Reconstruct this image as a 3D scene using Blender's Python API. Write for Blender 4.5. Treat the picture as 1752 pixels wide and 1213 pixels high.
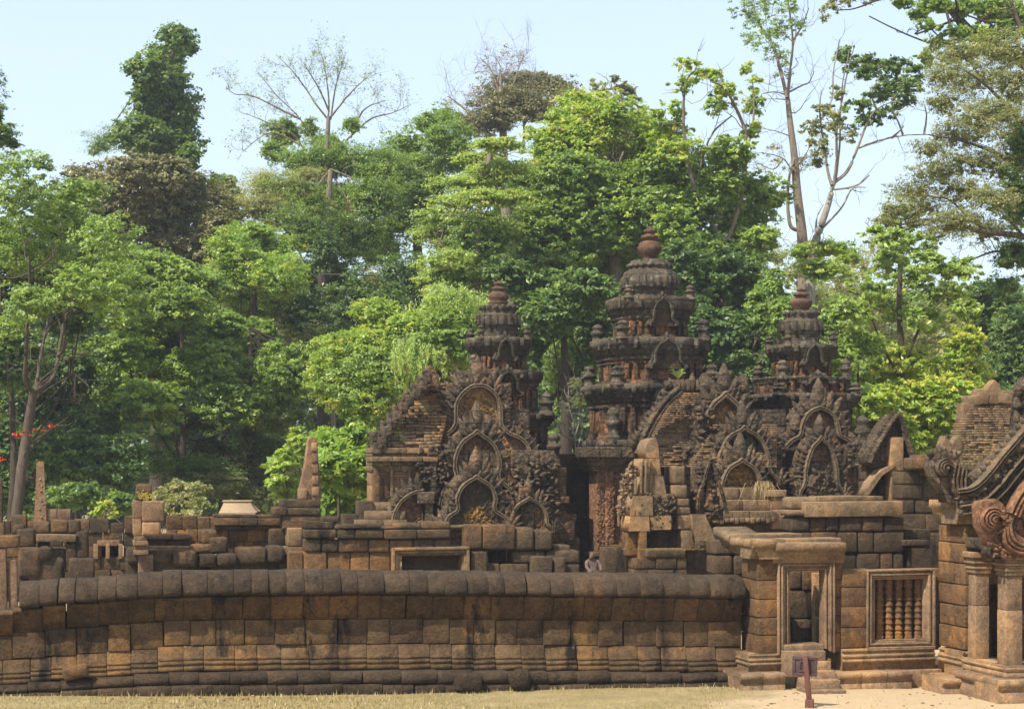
import bpy, math, random
import numpy as np
from mathutils import Vector

for o in list(bpy.data.objects):
    bpy.data.objects.remove(o)
SC = bpy.context.scene
COL = SC.collection

# ------------------------------------------------------------------ camera, sky, sun, exposure
FPX, HZ, CAMZ, CX = 2976.0, 800.0, 4.1, 876.0
cam = bpy.data.cameras.new('camera')
cam.sensor_width = 36.0
cam.lens = 36.0 * FPX / 1752.0
cam.shift_y = (HZ - 606.5) / 1752.0
cam.clip_end = 3000
cam_o = bpy.data.objects.new('camera', cam)
cam_o.location = (0, 0, CAMZ)
cam_o.rotation_euler = (math.radians(90), 0, 0)
COL.objects.link(cam_o)
SC.camera = cam_o

SUN_EL, SUN_AZ = math.radians(53), math.radians(226)
world = bpy.data.worlds.new('World')
SC.world = world
world.use_nodes = True
wn = world.node_tree
sky = wn.nodes.new('ShaderNodeTexSky')
sky.sky_type = 'NISHITA'
sky.sun_disc = False
sky.sun_elevation = SUN_EL
sky.sun_rotation = SUN_AZ
sky.air_density = 1.0
sky.dust_density = 1.2
sky.ozone_density = 1.6
hz_ = wn.nodes.new('ShaderNodeMix'); hz_.data_type = 'RGBA'
hz_.inputs['Factor'].default_value = .5
hz_.inputs[7].default_value = (4.7, 5.35, 6.15, 1)      # thin bright haze over the whole sky
wn.links.new(sky.outputs[0], hz_.inputs[6])
wn.links.new(hz_.outputs[2], wn.nodes['Background'].inputs[0])
wn.nodes['Background'].inputs[1].default_value = 0.14
sun = bpy.data.lights.new('sun', 'SUN')
sun.energy = 5.0
sun.angle = math.radians(0.5)
sun.color = (1.0, 0.93, 0.82)
sun_o = bpy.data.objects.new('sun', sun)
sd = Vector((math.sin(SUN_AZ) * math.cos(SUN_EL), math.cos(SUN_AZ) * math.cos(SUN_EL), math.sin(SUN_EL)))
sun_o.rotation_euler = sd.to_track_quat('Z', 'Y').to_euler()
sun_o.location = sd * 200
COL.objects.link(sun_o)
SC.view_settings.view_transform = 'Standard'
SC.view_settings.look = 'None'
SC.view_settings.exposure = 0.68
SC.view_settings.gamma = 1
SC.render.engine = 'CYCLES'
SC.cycles.max_bounces = 6
SC.cycles.diffuse_bounces = 3
SC.cycles.transmission_bounces = 4
SC.cycles.transparent_max_bounces = 4

rng = np.random.default_rng(7)
rnd = random.Random(11)
T = 13.5   # the temple is turned this much to the line of sight

# ------------------------------------------------------------------ materials
class NT:
    def __init__(s, name):
        s.m = bpy.data.materials.new(name)
        s.m.use_nodes = True
        s.t = s.m.node_tree
        s.b = s.t.nodes['Principled BSDF']
        s.b.inputs['Specular IOR Level'].default_value = 0.15
        s.b.inputs['Roughness'].default_value = 0.95
        s.pos = s.t.nodes.new('ShaderNodeTexCoord').outputs['Object']
    def n(s, k): return s.t.nodes.new(k)
    def l(s, a, b): s.t.links.new(a, b)
    def mapping(s, sc):
        m = s.n('ShaderNodeMapping'); m.inputs['Scale'].default_value = sc
        s.l(s.pos, m.inputs['Vector']); return m.outputs[0]
    def noise(s, scale, detail=6, rough=.6, vec=None, dist=0):
        n = s.n('ShaderNodeTexNoise'); n.inputs['Scale'].default_value = scale
        n.inputs['Detail'].default_value = detail; n.inputs['Roughness'].default_value = rough
        n.inputs['Distortion'].default_value = dist
        s.l(vec or s.pos, n.inputs['Vector']); return n.outputs['Fac']
    def voro(s, scale, feat='F1'):
        n = s.n('ShaderNodeTexVoronoi'); n.feature = feat; n.inputs['Scale'].default_value = scale
        s.l(s.pos, n.inputs['Vector']); return n.outputs['Distance']
    def ramp(s, fac, a, b):
        n = s.n('ShaderNodeMapRange'); n.interpolation_type = 'SMOOTHSTEP'
        n.inputs['From Min'].default_value = a; n.inputs['From Max'].default_value = b
        s.l(fac, n.inputs['Value']); return n.outputs['Result']
    def mix(s, fac, a, b, mode='MIX'):
        n = s.n('ShaderNodeMix'); n.data_type = 'RGBA'; n.blend_type = mode
        if isinstance(fac, (int, float)): n.inputs['Factor'].default_value = fac
        else: s.l(fac, n.inputs['Factor'])
        for v, i in ((a, 6), (b, 7)):
            if isinstance(v, tuple): n.inputs[i].default_value = (*v, 1)
            else: s.l(v, n.inputs[i])
        return n.outputs[2]
    def math(s, op, a, b=0.0):
        n = s.n('ShaderNodeMath'); n.operation = op
        for v, i in ((a, 0), (b, 1)):
            if isinstance(v, (int, float)): n.inputs[i].default_value = v
            else: s.l(v, n.inputs[i])
        return n.outputs[0]
    def attr(s, name='tone'):
        n = s.n('ShaderNodeAttribute'); n.attribute_name = name; return n.outputs['Fac']
    def bump(s, h, dist, strength=1.0, normal=None):
        n = s.n('ShaderNodeBump'); n.inputs['Distance'].default_value = dist
        n.inputs['Strength'].default_value = strength; s.l(h, n.inputs['Height'])
        if normal: s.l(normal, n.inputs['Normal'])
        return n.outputs[0]

def stone(name, c1, c2, warm, stain, lichen=(.30, .29, .24), warm_at=.56, stain_at=.55, lich_at=.68, joints=None, carve=0.0, pit=.018, pitscale=26):
    c1, c2, warm = (tuple(a * b for a, b in zip(c, (1.45, 1.30, 1.06))) for c in (c1, c2, warm))
    k = NT(name)
    tone = k.attr()
    base = k.mix(k.ramp(k.noise(1.3, 4), .35, .65), c1, c2)
    base = k.mix(k.ramp(k.math('ADD', k.noise(.8, 5, .65, dist=.6), k.math('MULTIPLY', tone, .12)), warm_at + .03, warm_at + .21), base, warm)
    streak = k.noise(1.0, 7, .68, k.mapping((2.2, 2.2, .55)))
    base = k.mix(k.ramp(streak, stain_at, stain_at + .14), base, stain)
    base = k.mix(k.math('MULTIPLY', k.ramp(k.noise(4.5, 8, .72), lich_at - .04, lich_at + .05), .75), base, lichen)
    fine = k.ramp(k.noise(30, 4, .75), .3, .7)
    mott = k.ramp(k.noise(7, 5, .7), .32, .68)
    v = k.math('ADD', k.math('ADD', k.math('MULTIPLY', fine, .46), k.math('MULTIPLY', mott, .34)), k.math('MULTIPLY', tone, .22))
    base = k.mix(1.0, base, k.mix(v, (.30, .30, .30), (1.55, 1.5, 1.44)), 'MULTIPLY')
    nrm = None
    if joints:
        sx = k.n('ShaderNodeSeparateXYZ'); k.l(k.pos, sx.inputs[0])
        cb = k.n('ShaderNodeCombineXYZ')
        k.l(k.math('ADD', sx.outputs[0], sx.outputs[1]), cb.inputs[0]); k.l(sx.outputs[2], cb.inputs[1])
        wob = k.n('ShaderNodeVectorMath'); wob.operation = 'ADD'
        nz = k.n('ShaderNodeTexNoise'); nz.inputs['Scale'].default_value = 2.0; k.l(k.pos, nz.inputs['Vector'])
        sc = k.n('ShaderNodeVectorMath'); sc.operation = 'SCALE'; sc.inputs['Scale'].default_value = .06
        k.l(nz.outputs['Color'], sc.inputs[0]); k.l(cb.outputs[0], wob.inputs[0]); k.l(sc.outputs[0], wob.inputs[1])
        br = k.n('ShaderNodeTexBrick'); br.inputs['Scale'].default_value = 1.0
        br.inputs['Brick Width'].default_value = joints[0]; br.inputs['Row Height'].default_value = joints[1]
        br.inputs['Mortar Size'].default_value = joints[2]; br.inputs['Mortar Smooth'].default_value = .3
        br.inputs['Color1'].default_value = (.75, .75, .75, 1); br.inputs['Color2'].default_value = (1.2, 1.2, 1.2, 1)
        br.inputs['Mortar'].default_value = (.28, .26, .24, 1)
        k.l(wob.outputs[0], br.inputs['Vector'])
        base = k.mix(.85, base, br.outputs['Color'], 'MULTIPLY')
        nrm = k.bump(k.math('SUBTRACT', 1.0, br.outputs['Fac']), .03, .8)
    if carve:
        v = k.n('ShaderNodeTexVoronoi'); v.feature = 'SMOOTH_F1'; v.inputs['Scale'].default_value = 8.5
        v.inputs['Smoothness'].default_value = .25
        wv = k.n('ShaderNodeVectorMath'); wv.operation = 'ADD'
        nz2 = k.n('ShaderNodeTexNoise'); nz2.inputs['Scale'].default_value = 5; k.l(k.pos, nz2.inputs['Vector'])
        s2 = k.n('ShaderNodeVectorMath'); s2.operation = 'SCALE'; s2.inputs['Scale'].default_value = .22
        k.l(nz2.outputs['Color'], s2.inputs[0]); k.l(k.pos, wv.inputs[0]); k.l(s2.outputs[0], wv.inputs[1])
        k.l(wv.outputs[0], v.inputs['Vector'])
        nrm = k.bump(k.math('SUBTRACT', 1.0, v.outputs['Distance']), carve, 1.0, nrm)
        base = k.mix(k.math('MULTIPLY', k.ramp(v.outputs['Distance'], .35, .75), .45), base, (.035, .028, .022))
    pits = k.math('ADD', k.noise(pitscale, 6, .8), k.math('MULTIPLY', k.noise(7, 6, .7), 2.2))
    nrm = k.bump(pits, pit * 1.6, 1.0, nrm)
    k.l(base, k.b.inputs['Base Color']); k.l(nrm, k.b.inputs['Normal'])
    return k.m

M = {}
M['laterite'] = stone('laterite', (.058, .041, .028), (.100, .072, .046), (.140, .088, .043), (.022, .018, .015), (.24, .22, .17), warm_at=.51, stain_at=.53, lich_at=.69, pit=.022)
M['coping'] = stone('laterite_coping', (.042, .034, .027), (.066, .051, .039), (.082, .056, .037), (.018, .016, .014), (.25, .24, .20), warm_at=.60, stain_at=.56, lich_at=.69, pit=.030, pitscale=30)
M['ruin'] = stone('ruin_stone', (.046, .038, .030), (.082, .062, .044), (.135, .082, .045), (.026, .022, .019), (.23, .23, .19), warm_at=.52, stain_at=.54, lich_at=.67, pit=.024)
M['orange'] = stone('laterite_orange', (.080, .055, .036), (.125, .080, .045), (.185, .105, .045), (.028, .022, .018), (.2, .18, .12), warm_at=.50, stain_at=.62, lich_at=.74, pit=.022)
M['sand'] = stone('sandstone', (.100, .078, .056), (.155, .116, .079), (.20, .132, .075), (.036, .030, .024), (.33, .31, .25), warm_at=.52, stain_at=.57, lich_at=.68, pit=.010, pitscale=18)
M['pink'] = stone('pink_sandstone', (.120, .085, .062), (.175, .122, .086), (.22, .14, .08), (.040, .032, .026), (.36, .33, .27), warm_at=.55, stain_at=.60, lich_at=.70, pit=.010, pitscale=18)
M['pale'] = stone('pale_sandstone', (.120, .090, .068), (.172, .128, .094), (.22, .150, .090), (.050, .040, .032), (.36, .33, .27), warm_at=.54, stain_at=.62, lich_at=.72, pit=.010, pitscale=18)
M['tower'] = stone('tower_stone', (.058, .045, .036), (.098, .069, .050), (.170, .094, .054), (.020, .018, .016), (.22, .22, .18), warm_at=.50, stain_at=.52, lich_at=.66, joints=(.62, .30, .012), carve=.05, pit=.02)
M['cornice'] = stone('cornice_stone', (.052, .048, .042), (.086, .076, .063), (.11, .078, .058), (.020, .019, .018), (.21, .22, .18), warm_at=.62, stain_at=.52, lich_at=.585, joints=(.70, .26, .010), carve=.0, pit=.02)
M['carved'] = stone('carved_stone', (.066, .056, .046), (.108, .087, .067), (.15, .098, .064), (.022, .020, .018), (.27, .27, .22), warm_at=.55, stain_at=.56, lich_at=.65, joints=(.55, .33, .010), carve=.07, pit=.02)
M['band'] = stone('naga_band_stone', (.092, .079, .063), (.142, .116, .088), (.175, .124, .08), (.028, .025, .022), (.30, .30, .24), warm_at=.58, stain_at=.58, lich_at=.66, pit=.022, pitscale=14)
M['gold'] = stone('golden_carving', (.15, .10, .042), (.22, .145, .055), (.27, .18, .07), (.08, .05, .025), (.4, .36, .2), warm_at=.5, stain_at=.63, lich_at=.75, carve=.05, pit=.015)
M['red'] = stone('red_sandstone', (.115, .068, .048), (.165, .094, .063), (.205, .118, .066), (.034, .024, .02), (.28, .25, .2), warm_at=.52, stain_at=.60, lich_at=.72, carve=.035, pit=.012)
M['dark'] = stone('dark_stone_and_shade', (.040, .033, .027), (.075, .056, .042), (.11, .065, .042), (.018, .016, .014), (.16, .16, .13), warm_at=.6, stain_at=.52, lich_at=.70, pit=.02)  # dark stone; also stands in for shade behind openings and in gaps
M['brick'] = stone('brick_roof', (.115, .088, .062), (.17, .125, .084), (.21, .135, .075), (.036, .029, .023), (.25, .24, .18), warm_at=.52, stain_at=.60, lich_at=.72, pit=.016)

def ground_mat():
    k = NT('dry_grass_ground')
    sx = k.n('ShaderNodeSeparateXYZ'); k.l(k.pos, sx.inputs[0])
    grass = k.mix(k.ramp(k.noise(1.1, 6, .7), .35, .66), (.23, .18, .082), (.31, .24, .115))
    grass = k.mix(k.math('MULTIPLY', k.ramp(k.noise(2.6, 6, .7), .52, .70), .6), grass, (.19, .175, .065))
    grass = k.mix(1.0, grass, k.mix(k.noise(24, 3, .7), (.62, .62, .62), (1.35, 1.35, 1.35)), 'MULTIPLY')
    sandc = k.mix(k.noise(3.5, 5), (.39, .285, .165), (.47, .355, .215))
    # worn sandy path runs along the gate, to the right
    edge = k.math('ADD', k.math('SUBTRACT', sx.outputs[0], 3.6), k.math('MULTIPLY', k.math('SUBTRACT', k.noise(.9, 5), .5), 3.6))
    edge = k.math('ADD', edge, k.math('MULTIPLY', k.math('SUBTRACT', 31.4, sx.outputs[1]), 0.55))
    col = k.mix(k.ramp(edge, 0.0, 1.3), grass, sandc)
    k.l(col, k.b.inputs['Base Color'])
    k.l(k.bump(k.math('ADD', k.noise(18, 5, .7), k.noise(3, 3)), .04), k.b.inputs['Normal'])
    return k.m
M['ground'] = ground_mat()

def simple(name, c1, c2, scale=8, rough=.8, bump=.004, stretch=None):
    k = NT(name)
    v = k.mapping(stretch) if stretch else None
    k.l(k.mix(k.ramp(k.noise(scale, 6, .65, v), .3, .7), c1, c2), k.b.inputs['Base Color'])
    k.b.inputs['Roughness'].default_value = rough
    k.l(k.bump(k.noise(scale * 2, 5, .7, v), bump), k.b.inputs['Normal'])
    return k.m
M['paint'] = simple('painted_wood', (.095, .038, .030), (.135, .055, .040), 6, .6, .002, (6, 6, .8))
M['paintd'] = simple('dark_painted_wood', (.055, .033, .034), (.085, .050, .048), 6, .6, .002)
M['bark'] = simple('brown_bark', (.070, .052, .038), (.130, .100, .074), 5, .95, .03, (4, 4, .7))
M['barkd'] = simple('dark_bark', (.045, .035, .025), (.085, .065, .048), 5, .95, .03, (4, 4, .7))
M['barkp'] = simple('pale_bark', (.20, .18, .15), (.34, .31, .27), 5, .95, .03, (4, 4, .7))
M['barkm'] = simple('grey_bark', (.15, .12, .09), (.25, .205, .155), 5, .95, .03, (4, 4, .7))
M['tile'] = simple('pale_tile', (.26, .185, .105), (.36, .265, .16), 9, .9, .02, (1, 1, 8))
M['statue'] = simple('pink_statue_stone', (.10, .068, .055), (.15, .102, .082), 9, .9, .01)
M['petal'] = simple('red_petals', (.40, .03, .02), (.55, .07, .03), 9, .6, .001)

def leafmat(name, lo, mid, hi, transl=.45, g=(3.35, 2.42, 1.95)):
    k = NT(name)
    lo, mid, hi = (tuple(min(.5, c * q) for c, q in zip(v, g)) for v in (lo, mid, hi))
    t = k.attr()
    c = k.mix(k.ramp(t, 0, .5), lo, mid)
    c = k.mix(k.ramp(t, .5, 1), c, hi)
    k.l(c, k.b.inputs['Base Color'])
    k.b.inputs['Roughness'].default_value = .42
    k.b.inputs['Specular IOR Level'].default_value = .45
    tr = k.n('ShaderNodeBsdfTranslucent')
    k.l(k.mix(1.0, c, (1.5, 1.45, .6), 'MULTIPLY'), tr.inputs['Color'])
    mx = k.n('ShaderNodeMixShader'); mx.inputs[0].default_value = transl
    k.l(k.b.outputs[0], mx.inputs[1]); k.l(tr.outputs[0], mx.inputs[2])
    k.l(mx.outputs[0], k.t.nodes['Material Output'].inputs['Surface'])
    return k.m
M['l_ivy'] = leafmat('leaf_ivy', (.020, .050, .016), (.042, .092, .026), (.085, .15, .045))
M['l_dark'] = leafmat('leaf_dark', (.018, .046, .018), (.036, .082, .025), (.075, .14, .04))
M['l_mid'] = leafmat('leaf_mid', (.030, .072, .018), (.062, .125, .028), (.115, .20, .045))
M['l_bright'] = leafmat('leaf_bright', (.042, .100, .020), (.085, .165, .030), (.16, .26, .050))
G2 = (2.3, 2.15, 2.0)
M['l_lime'] = leafmat('leaf_lime', (.092, .135, .030), (.155, .210, .050), (.240, .300, .080), g=(2.1, 2.05, 1.95))
M['l_olive'] = leafmat('leaf_olive', (.058, .070, .028), (.098, .113, .045), (.160, .170, .070), g=G2)
M['l_brown'] = leafmat('leaf_brown', (.045, .050, .020), (.076, .080, .032), (.138, .134, .058), .25, g=G2)
M['l_rust'] = leafmat('leaf_rust', (.105, .068, .035), (.165, .105, .052), (.23, .155, .08), .2, g=(1.3, 1.3, 1.3))
M['l_yell'] = leafmat('leaf_yellow_green', (.050, .088, .020), (.092, .145, .033), (.155, .215, .058), g=G2)
M['l_far'] = leafmat('leaf_far', (.050, .080, .040), (.085, .125, .055), (.135, .175, .08))  # paler, greyer green; haze of distant foliage put into the leaf colour
M['straw'] = leafmat('dry_straw', (.20, .14, .06), (.28, .20, .09), (.38, .29, .14), .2, g=(1, 1, 1))
M['dirtstraw'] = leafmat('dry_lawn', (.24, .19, .075), (.36, .28, .12), (.45, .36, .17), .2, g=(1, 1, 1))

# ------------------------------------------------------------------ mesh builder
WV = rng.normal(size=(10, 3)); WP = rng.uniform(0, 6.28, 10); WD = rng.normal(size=(10, 3))
def wob(p, sc):
    out = np.zeros_like(p)
    for i in range(10):
        k = WV[i] * sc * (0.5 + 0.35 * i)
        out += np.sin(p @ k + WP[i])[:, None] * WD[i] / (1 + .35 * i)
    return out * .3

class MB:
    def __init__(s): s.v = []; s.f = []; s.t = []; s.n = 0
    def add(s, v, faces, tone=None):
        v = np.asarray(v, float).reshape(-1, 3)
        if tone is None: tone = rnd.random()
        faces = np.asarray(faces) if not isinstance(faces, list) else faces
        if isinstance(faces, np.ndarray): s.f.append(faces + s.n)
        else:
            for q in faces: s.f.append(np.asarray([q]) + s.n)
        nf = len(faces)
        s.t.append(np.broadcast_to(np.asarray(tone, float), (nf,)))
        s.v.append(v); s.n += len(v)
    def build(s, name, mat, parent=None, rough=0.0, rs=2.5, smooth=False):
        if not s.v: return None
        v = np.concatenate(s.v)
        if rough: v = v + wob(v, rs) * rough
        li = np.concatenate([a.ravel() for a in s.f]); cnt = np.concatenate([np.full(a.shape[0], a.shape[1]) for a in s.f])
        st = np.concatenate([[0], np.cumsum(cnt)[:-1]])
        me = bpy.data.meshes.new(name)
        me.vertices.add(len(v)); me.vertices.foreach_set('co', v.astype(np.float32).ravel())
        me.loops.add(len(li)); me.loops.foreach_set('vertex_index', li.astype(np.int32))
        me.polygons.add(len(cnt)); me.polygons.foreach_set('loop_start', st.astype(np.int32))
        if smooth: me.polygons.foreach_set('use_smooth', np.ones(len(cnt), bool))
        me.update(calc_edges=True)
        a = me.attributes.new('tone', 'FLOAT', 'FACE')
        a.data.foreach_set('value', np.concatenate(s.t).astype(np.float32))
        me.materials.append(M[mat])
        me.validate()
        o = bpy.data.objects.new(name, me); COL.objects.link(o)
        if parent is not None: o.parent = parent
        return o

def tag(o, label=None, cat=None, group=None, kind=None):
    if label: o['label'] = label
    if cat: o['category'] = cat
    if group: o['group'] = group
    if kind: o['kind'] = kind
    return o

class Frame:
    """A building's own axes: x along its face, y away from the viewer, z up; origin on the ground."""
    def __init__(s, px, Y, deg=T):
        s.o = ((px - CX) * Y / FPX, Y); s.a = math.radians(deg); s.c = math.cos(s.a); s.s = math.sin(s.a)
    def x(s, px, y=0.0):
        k = (px - CX) / FPX
        ox = s.o[0] - y * s.s; oy = s.o[1] + y * s.c
        return (k * oy - ox) / (s.c - k * s.s)
    def z(s, px, py, y=0.0):
        return CAMZ + (HZ - py) * (s.o[1] + y * s.c + s.x(px, y) * s.s) / FPX
    def w(s, x, y): return s.o[0] + x * s.c - y * s.s, s.o[1] + x * s.s + y * s.c
    def px(s, x, y=0.0):
        a, b = s.w(x, y); return CX + FPX * a / b
    def py(s, x, y, z): return HZ - (z - CAMZ) * FPX / s.w(x, y)[1]
    def m(s, px=None, y=0.0):   # metres per photo pixel
        return (s.o[1] + y * s.c + (s.x(px, y) * s.s if px is not None else 0)) / FPX
    def empty(s, name, label, cat, group=None):
        e = bpy.data.objects.new(name, None); COL.objects.link(e)
        e.location = (s.o[0], s.o[1], 0); e.rotation_euler = (0, 0, s.a); e.empty_display_size = .3
        return tag(e, label, cat, group)

def P(px, py, Y): return np.array([(px - CX) * Y / FPX, Y, CAMZ + (HZ - py) * Y / FPX])

# ---- primitives
_tmpl = {}
def _boxt(n):
    if n in _tmpl: return _tmpl[n]
    k = n + 3   # points per axis: 0, bevel, inner..., bevel, 1
    idx = {}; pts = []
    def g(i, j, l):
        q = (i, j, l)
        if q not in idx: idx[q] = len(pts); pts.append(q)
        return idx[q]
    F = []
    e = k - 1
    for i in range(e):
        for j in range(e):
            F.append((g(i, j, 0), g(i, j + 1, 0), g(i + 1, j + 1, 0), g(i + 1, j, 0)))
            F.append((g(i, j, e), g(i + 1, j, e), g(i + 1, j + 1, e), g(i, j + 1, e)))
            F.append((g(i, 0, j), g(i + 1, 0, j), g(i + 1, 0, j + 1), g(i, 0, j + 1)))
            F.append((g(i, e, j), g(i, e, j + 1), g(i + 1, e, j + 1), g(i + 1, e, j)))
            F.append((g(0, i, j), g(0, i, j + 1), g(0, i + 1, j + 1), g(0, i + 1, j)))
            F.append((g(e, i, j), g(e, i + 1, j), g(e, i + 1, j + 1), g(e, i, j + 1)))
    _tmpl[n] = (np.array(pts), np.array(F), k)
    return _tmpl[n]

def rbox(mb, x0, x1, y0, y1, z0, z1, b=.02, n=1, tone=None, rot=0.0, tilt=0.0, shx=0.0, taper=0.0):
    """stone block with worn edges; rot about z, tilt in the face plane, shx leans the top, taper narrows it"""
    pts, F, k = _boxt(n)
    lo = np.array([min(x0, x1), min(y0, y1), min(z0, z1)]); hi = np.array([max(x0, x1), max(y0, y1), max(z0, z1)])
    b = min(b, .45 * float((hi - lo).min()))
    p = np.zeros((len(pts), 3)); inner = np.zeros_like(p)
    for a in range(3):
        t = np.concatenate([[lo[a]], np.linspace(lo[a] + b, hi[a] - b, k - 2), [hi[a]]])
        p[:, a] = t[pts[:, a]]
        inner[:, a] = np.clip(p[:, a], lo[a] + b, hi[a] - b)
    d = p - inner; L = np.linalg.norm(d, axis=1, keepdims=True); L[L == 0] = 1
    p = inner + d / L * b
    c = (lo + hi) / 2
    if shx or taper:
        q = (p[:, 2] - lo[2]) / (hi[2] - lo[2])
        p[:, 0] = c[0] + (p[:, 0] - c[0]) * (1 - taper * q) + shx * q
    if rot:
        q = p - c; ca, sa = math.cos(rot), math.sin(rot)
        p = np.stack([c[0] + q[:, 0] * ca - q[:, 1] * sa, c[1] + q[:, 0] * sa + q[:, 1] * ca, p[:, 2]], 1)
    if tilt:
        q = p - c; ca, sa = math.cos(tilt), math.sin(tilt)
        p = np.stack([c[0] + q[:, 0] * ca - q[:, 2] * sa, p[:, 1], c[2] + q[:, 0] * sa + q[:, 2] * ca], 1)
    mb.add(p, F, tone)

def prof(mb, x0, x1, pr, tone=None, bev=.008, yb=None):
    """block of moulded stone: profile pr [(y,z)...] from bottom to top, run from x0 to x1"""
    pr = [(float(a), float(b)) for a, b in pr]
    yb = yb if yb is not None else max(a for a, b in pr) + .4
    ring = pr + [(yb, pr[-1][1]), (yb, pr[0][1])]
    xs = [x0, x0 + bev, x1 - bev, x1]
    n = len(ring); V = []
    for i, x in enumerate(xs):
        ins = bev if i in (0, 3) else 0
        for j, (y, z) in enumerate(ring): V.append((x, y + (ins if j < len(pr) else 0), z))
    F = [(i * n + j, (i + 1) * n + j, (i + 1) * n + (j + 1) % n, i * n + (j + 1) % n) for i in range(3) for j in range(n)]
    mb.add(V, F, tone)
    t = mb.t[-1][0]
    mb.add(V[:n], [tuple(range(n))], t); mb.add(V[-n:], [tuple(range(n))[::-1]], t)

def lathe(mb, cx, cy, pr, n=20, tone=None, sq=0.0):
    a = np.arange(n) / n * 2 * math.pi
    V = []
    for r, z in pr:
        V.append(np.stack([cx + r * np.cos(a), cy + r * np.sin(a), np.full(n, z)], 1))
    V = np.concatenate(V); F = []
    for i in range(len(pr) - 1):
        for j in range(n):
            F.append((i * n + j, i * n + (j + 1) % n, (i + 1) * n + (j + 1) % n, (i + 1) * n + j))
    mb.add(V, np.array(F), tone if tone is not None else rng.random(len(F)) * .5 + .25)
    mb.add(V[-n:], [tuple(range(n))], .5)

def plan(a):
    q = [(1, -.42), (1, .42), (.88, .42), (.88, .64), (.76, .64), (.76, .76)]
    pts = []
    half = [(1.0, 0), (1.0, .44), (.92, .44), (.92, .67), (.84, .67), (.84, .84), (.67, .84), (.67, .92), (.44, .92), (.44, 1.0), (0, 1.0)]
    for r in range(4):
        c, s = [(1, 0), (0, 1), (-1, 0), (0, -1)][r]
        for x, y in half[:-1]: pts.append((x * c - y * s, x * s + y * c))
    P2 = np.array(pts); out = []
    for i in range(len(P2)):   # short extra points so worn edges can wander
        A, B = P2[i], P2[(i + 1) % len(P2)]
        m = 2 if np.linalg.norm(B - A) > .3 else 1
        for k in range(m): out.append(A + (B - A) * k / m)
    return np.array(out) * a

def stack(mb, cx, cy, rings):
    """redented square tower tier: rings [(half width, z)...] bottom to top"""
    n = len(plan(1)); V = []
    for a, z in rings:
        q = plan(a); V.append(np.stack([cx + q[:, 0], cy + q[:, 1], np.full(n, z)], 1))
    V = np.concatenate(V)
    j = np.arange(n); F = []
    for i in range(len(rings) - 1):
        F.append(np.stack([i * n + j, i * n + (j + 1) % n, (i + 1) * n + (j + 1) % n, (i + 1) * n + j], 1))
    F = np.concatenate(F)
    mb.add(V, F, rng.random(len(F)) * .7 + .15)
    mb.add(V[-n:], [tuple(range(n))], .3)

def leafpiece(mb, x, y, z, ang, L, w, t, tone=None):
    o = [(0, -.32), (.22, -.5), (.6, -.34), (1, 0), (.6, .34), (.22, .5), (0, .32)]
    ca, sa = math.cos(ang), math.sin(ang)
    def tr(a, b, yy): return (x + a * L * sa + b * w * ca, yy, z + a * L * ca - b * w * sa)
    V = [tr(a, b, y) for a, b in o] + [tr(a, b, y + t) for a, b in o] + [tr(.28, 0, y - t * .9), tr(.62, 0, y - t * .6)]
    F3 = [(0, 1, 14), (6, 14, 5), (0, 14, 6), (1, 2, 14), (5, 14, 4), (2, 15, 14), (4, 14, 15), (2, 3, 15), (3, 4, 15)]
    F4 = [(i, i + 7, i + 8, i + 1) for i in range(6)]
    tone = rnd.random() if tone is None else tone
    mb.add(V, np.array(F3), tone)
    mb.n -= 0
    mb.f.append(np.array(F4) + (mb.n - len(V))); mb.t.append(np.full(6, tone))

def spline(pts, m=6):
    pts = np.asarray(pts, float); out = []
    for i in range(len(pts) - 1):
        p0 = pts[max(i - 1, 0)]; p1 = pts[i]; p2 = pts[i + 1]; p3 = pts[min(i + 2, len(pts) - 1)]
        for k in range(m):
            t = k / m
            out.append(.5 * ((2 * p1) + (-p0 + p2) * t + (2 * p0 - 5 * p1 + 4 * p2 - p3) * t * t + (-p0 + 3 * p1 - 3 * p2 + p3) * t ** 3))
    out.append(pts[-1]); return np.array(out)

def sweep(mb, path, y, w, t, tone=None, ridged=True, w1=None):
    """naga-body band in the face plane: path [(x,z)], width w, standing t proud of y"""
    path = np.asarray(path, float); n = len(path)
    d = np.gradient(path, axis=0); d /= np.linalg.norm(d, axis=1, keepdims=True) + 1e-9
    nn = np.stack([-d[:, 1], d[:, 0]], 1)
    pr = [(-.5, .6), (-.5, -.3), (-.36, -.85), (-.16, -.9), (-.06, -.5), (.06, -.5), (.16, -.9), (.36, -.85), (.5, -.3), (.5, .6)] if ridged else [(-.5, .6), (-.5, -.3), (-.3, -.9), (0, -1.05), (.3, -.9), (.5, -.3), (.5, .6)]
    k = len(pr); V = []
    for i in range(n):
        ww = w if w1 is None else w + (w1 - w) * i / (n - 1)
        for a, b in pr: V.append((path[i, 0] + nn[i, 0] * a * ww, y + b * t, path[i, 1] + nn[i, 1] * a * ww))
    F = [(i * k + j, (i + 1) * k + j, (i + 1) * k + (j + 1) % k, i * k + (j + 1) % k) for i in range(n - 1) for j in range(k)]
    mb.add(V, np.array(F), tone if tone is not None else np.repeat(rng.random(n - 1) * .6 + .2, k))
    mb.add(V[:k], [tuple(range(k))], .5); mb.add(V[-k:], [tuple(range(k))], .5)

def slab(mb, poly, y0, y1, tone=None):
    """solid plate cut to an outline in the face plane"""
    n = len(poly)
    V = [(x, y0, z) for x, z in poly] + [(x, y1, z) for x, z in poly]
    t = rnd.random() if tone is None else tone
    mb.add(V, [tuple(range(n)), tuple(range(n, 2 * n))[::-1]], t)
    mb.add(V, np.array([(i, (i + 1) % n, n + (i + 1) % n, n + i) for i in range(n)]), t)

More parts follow.
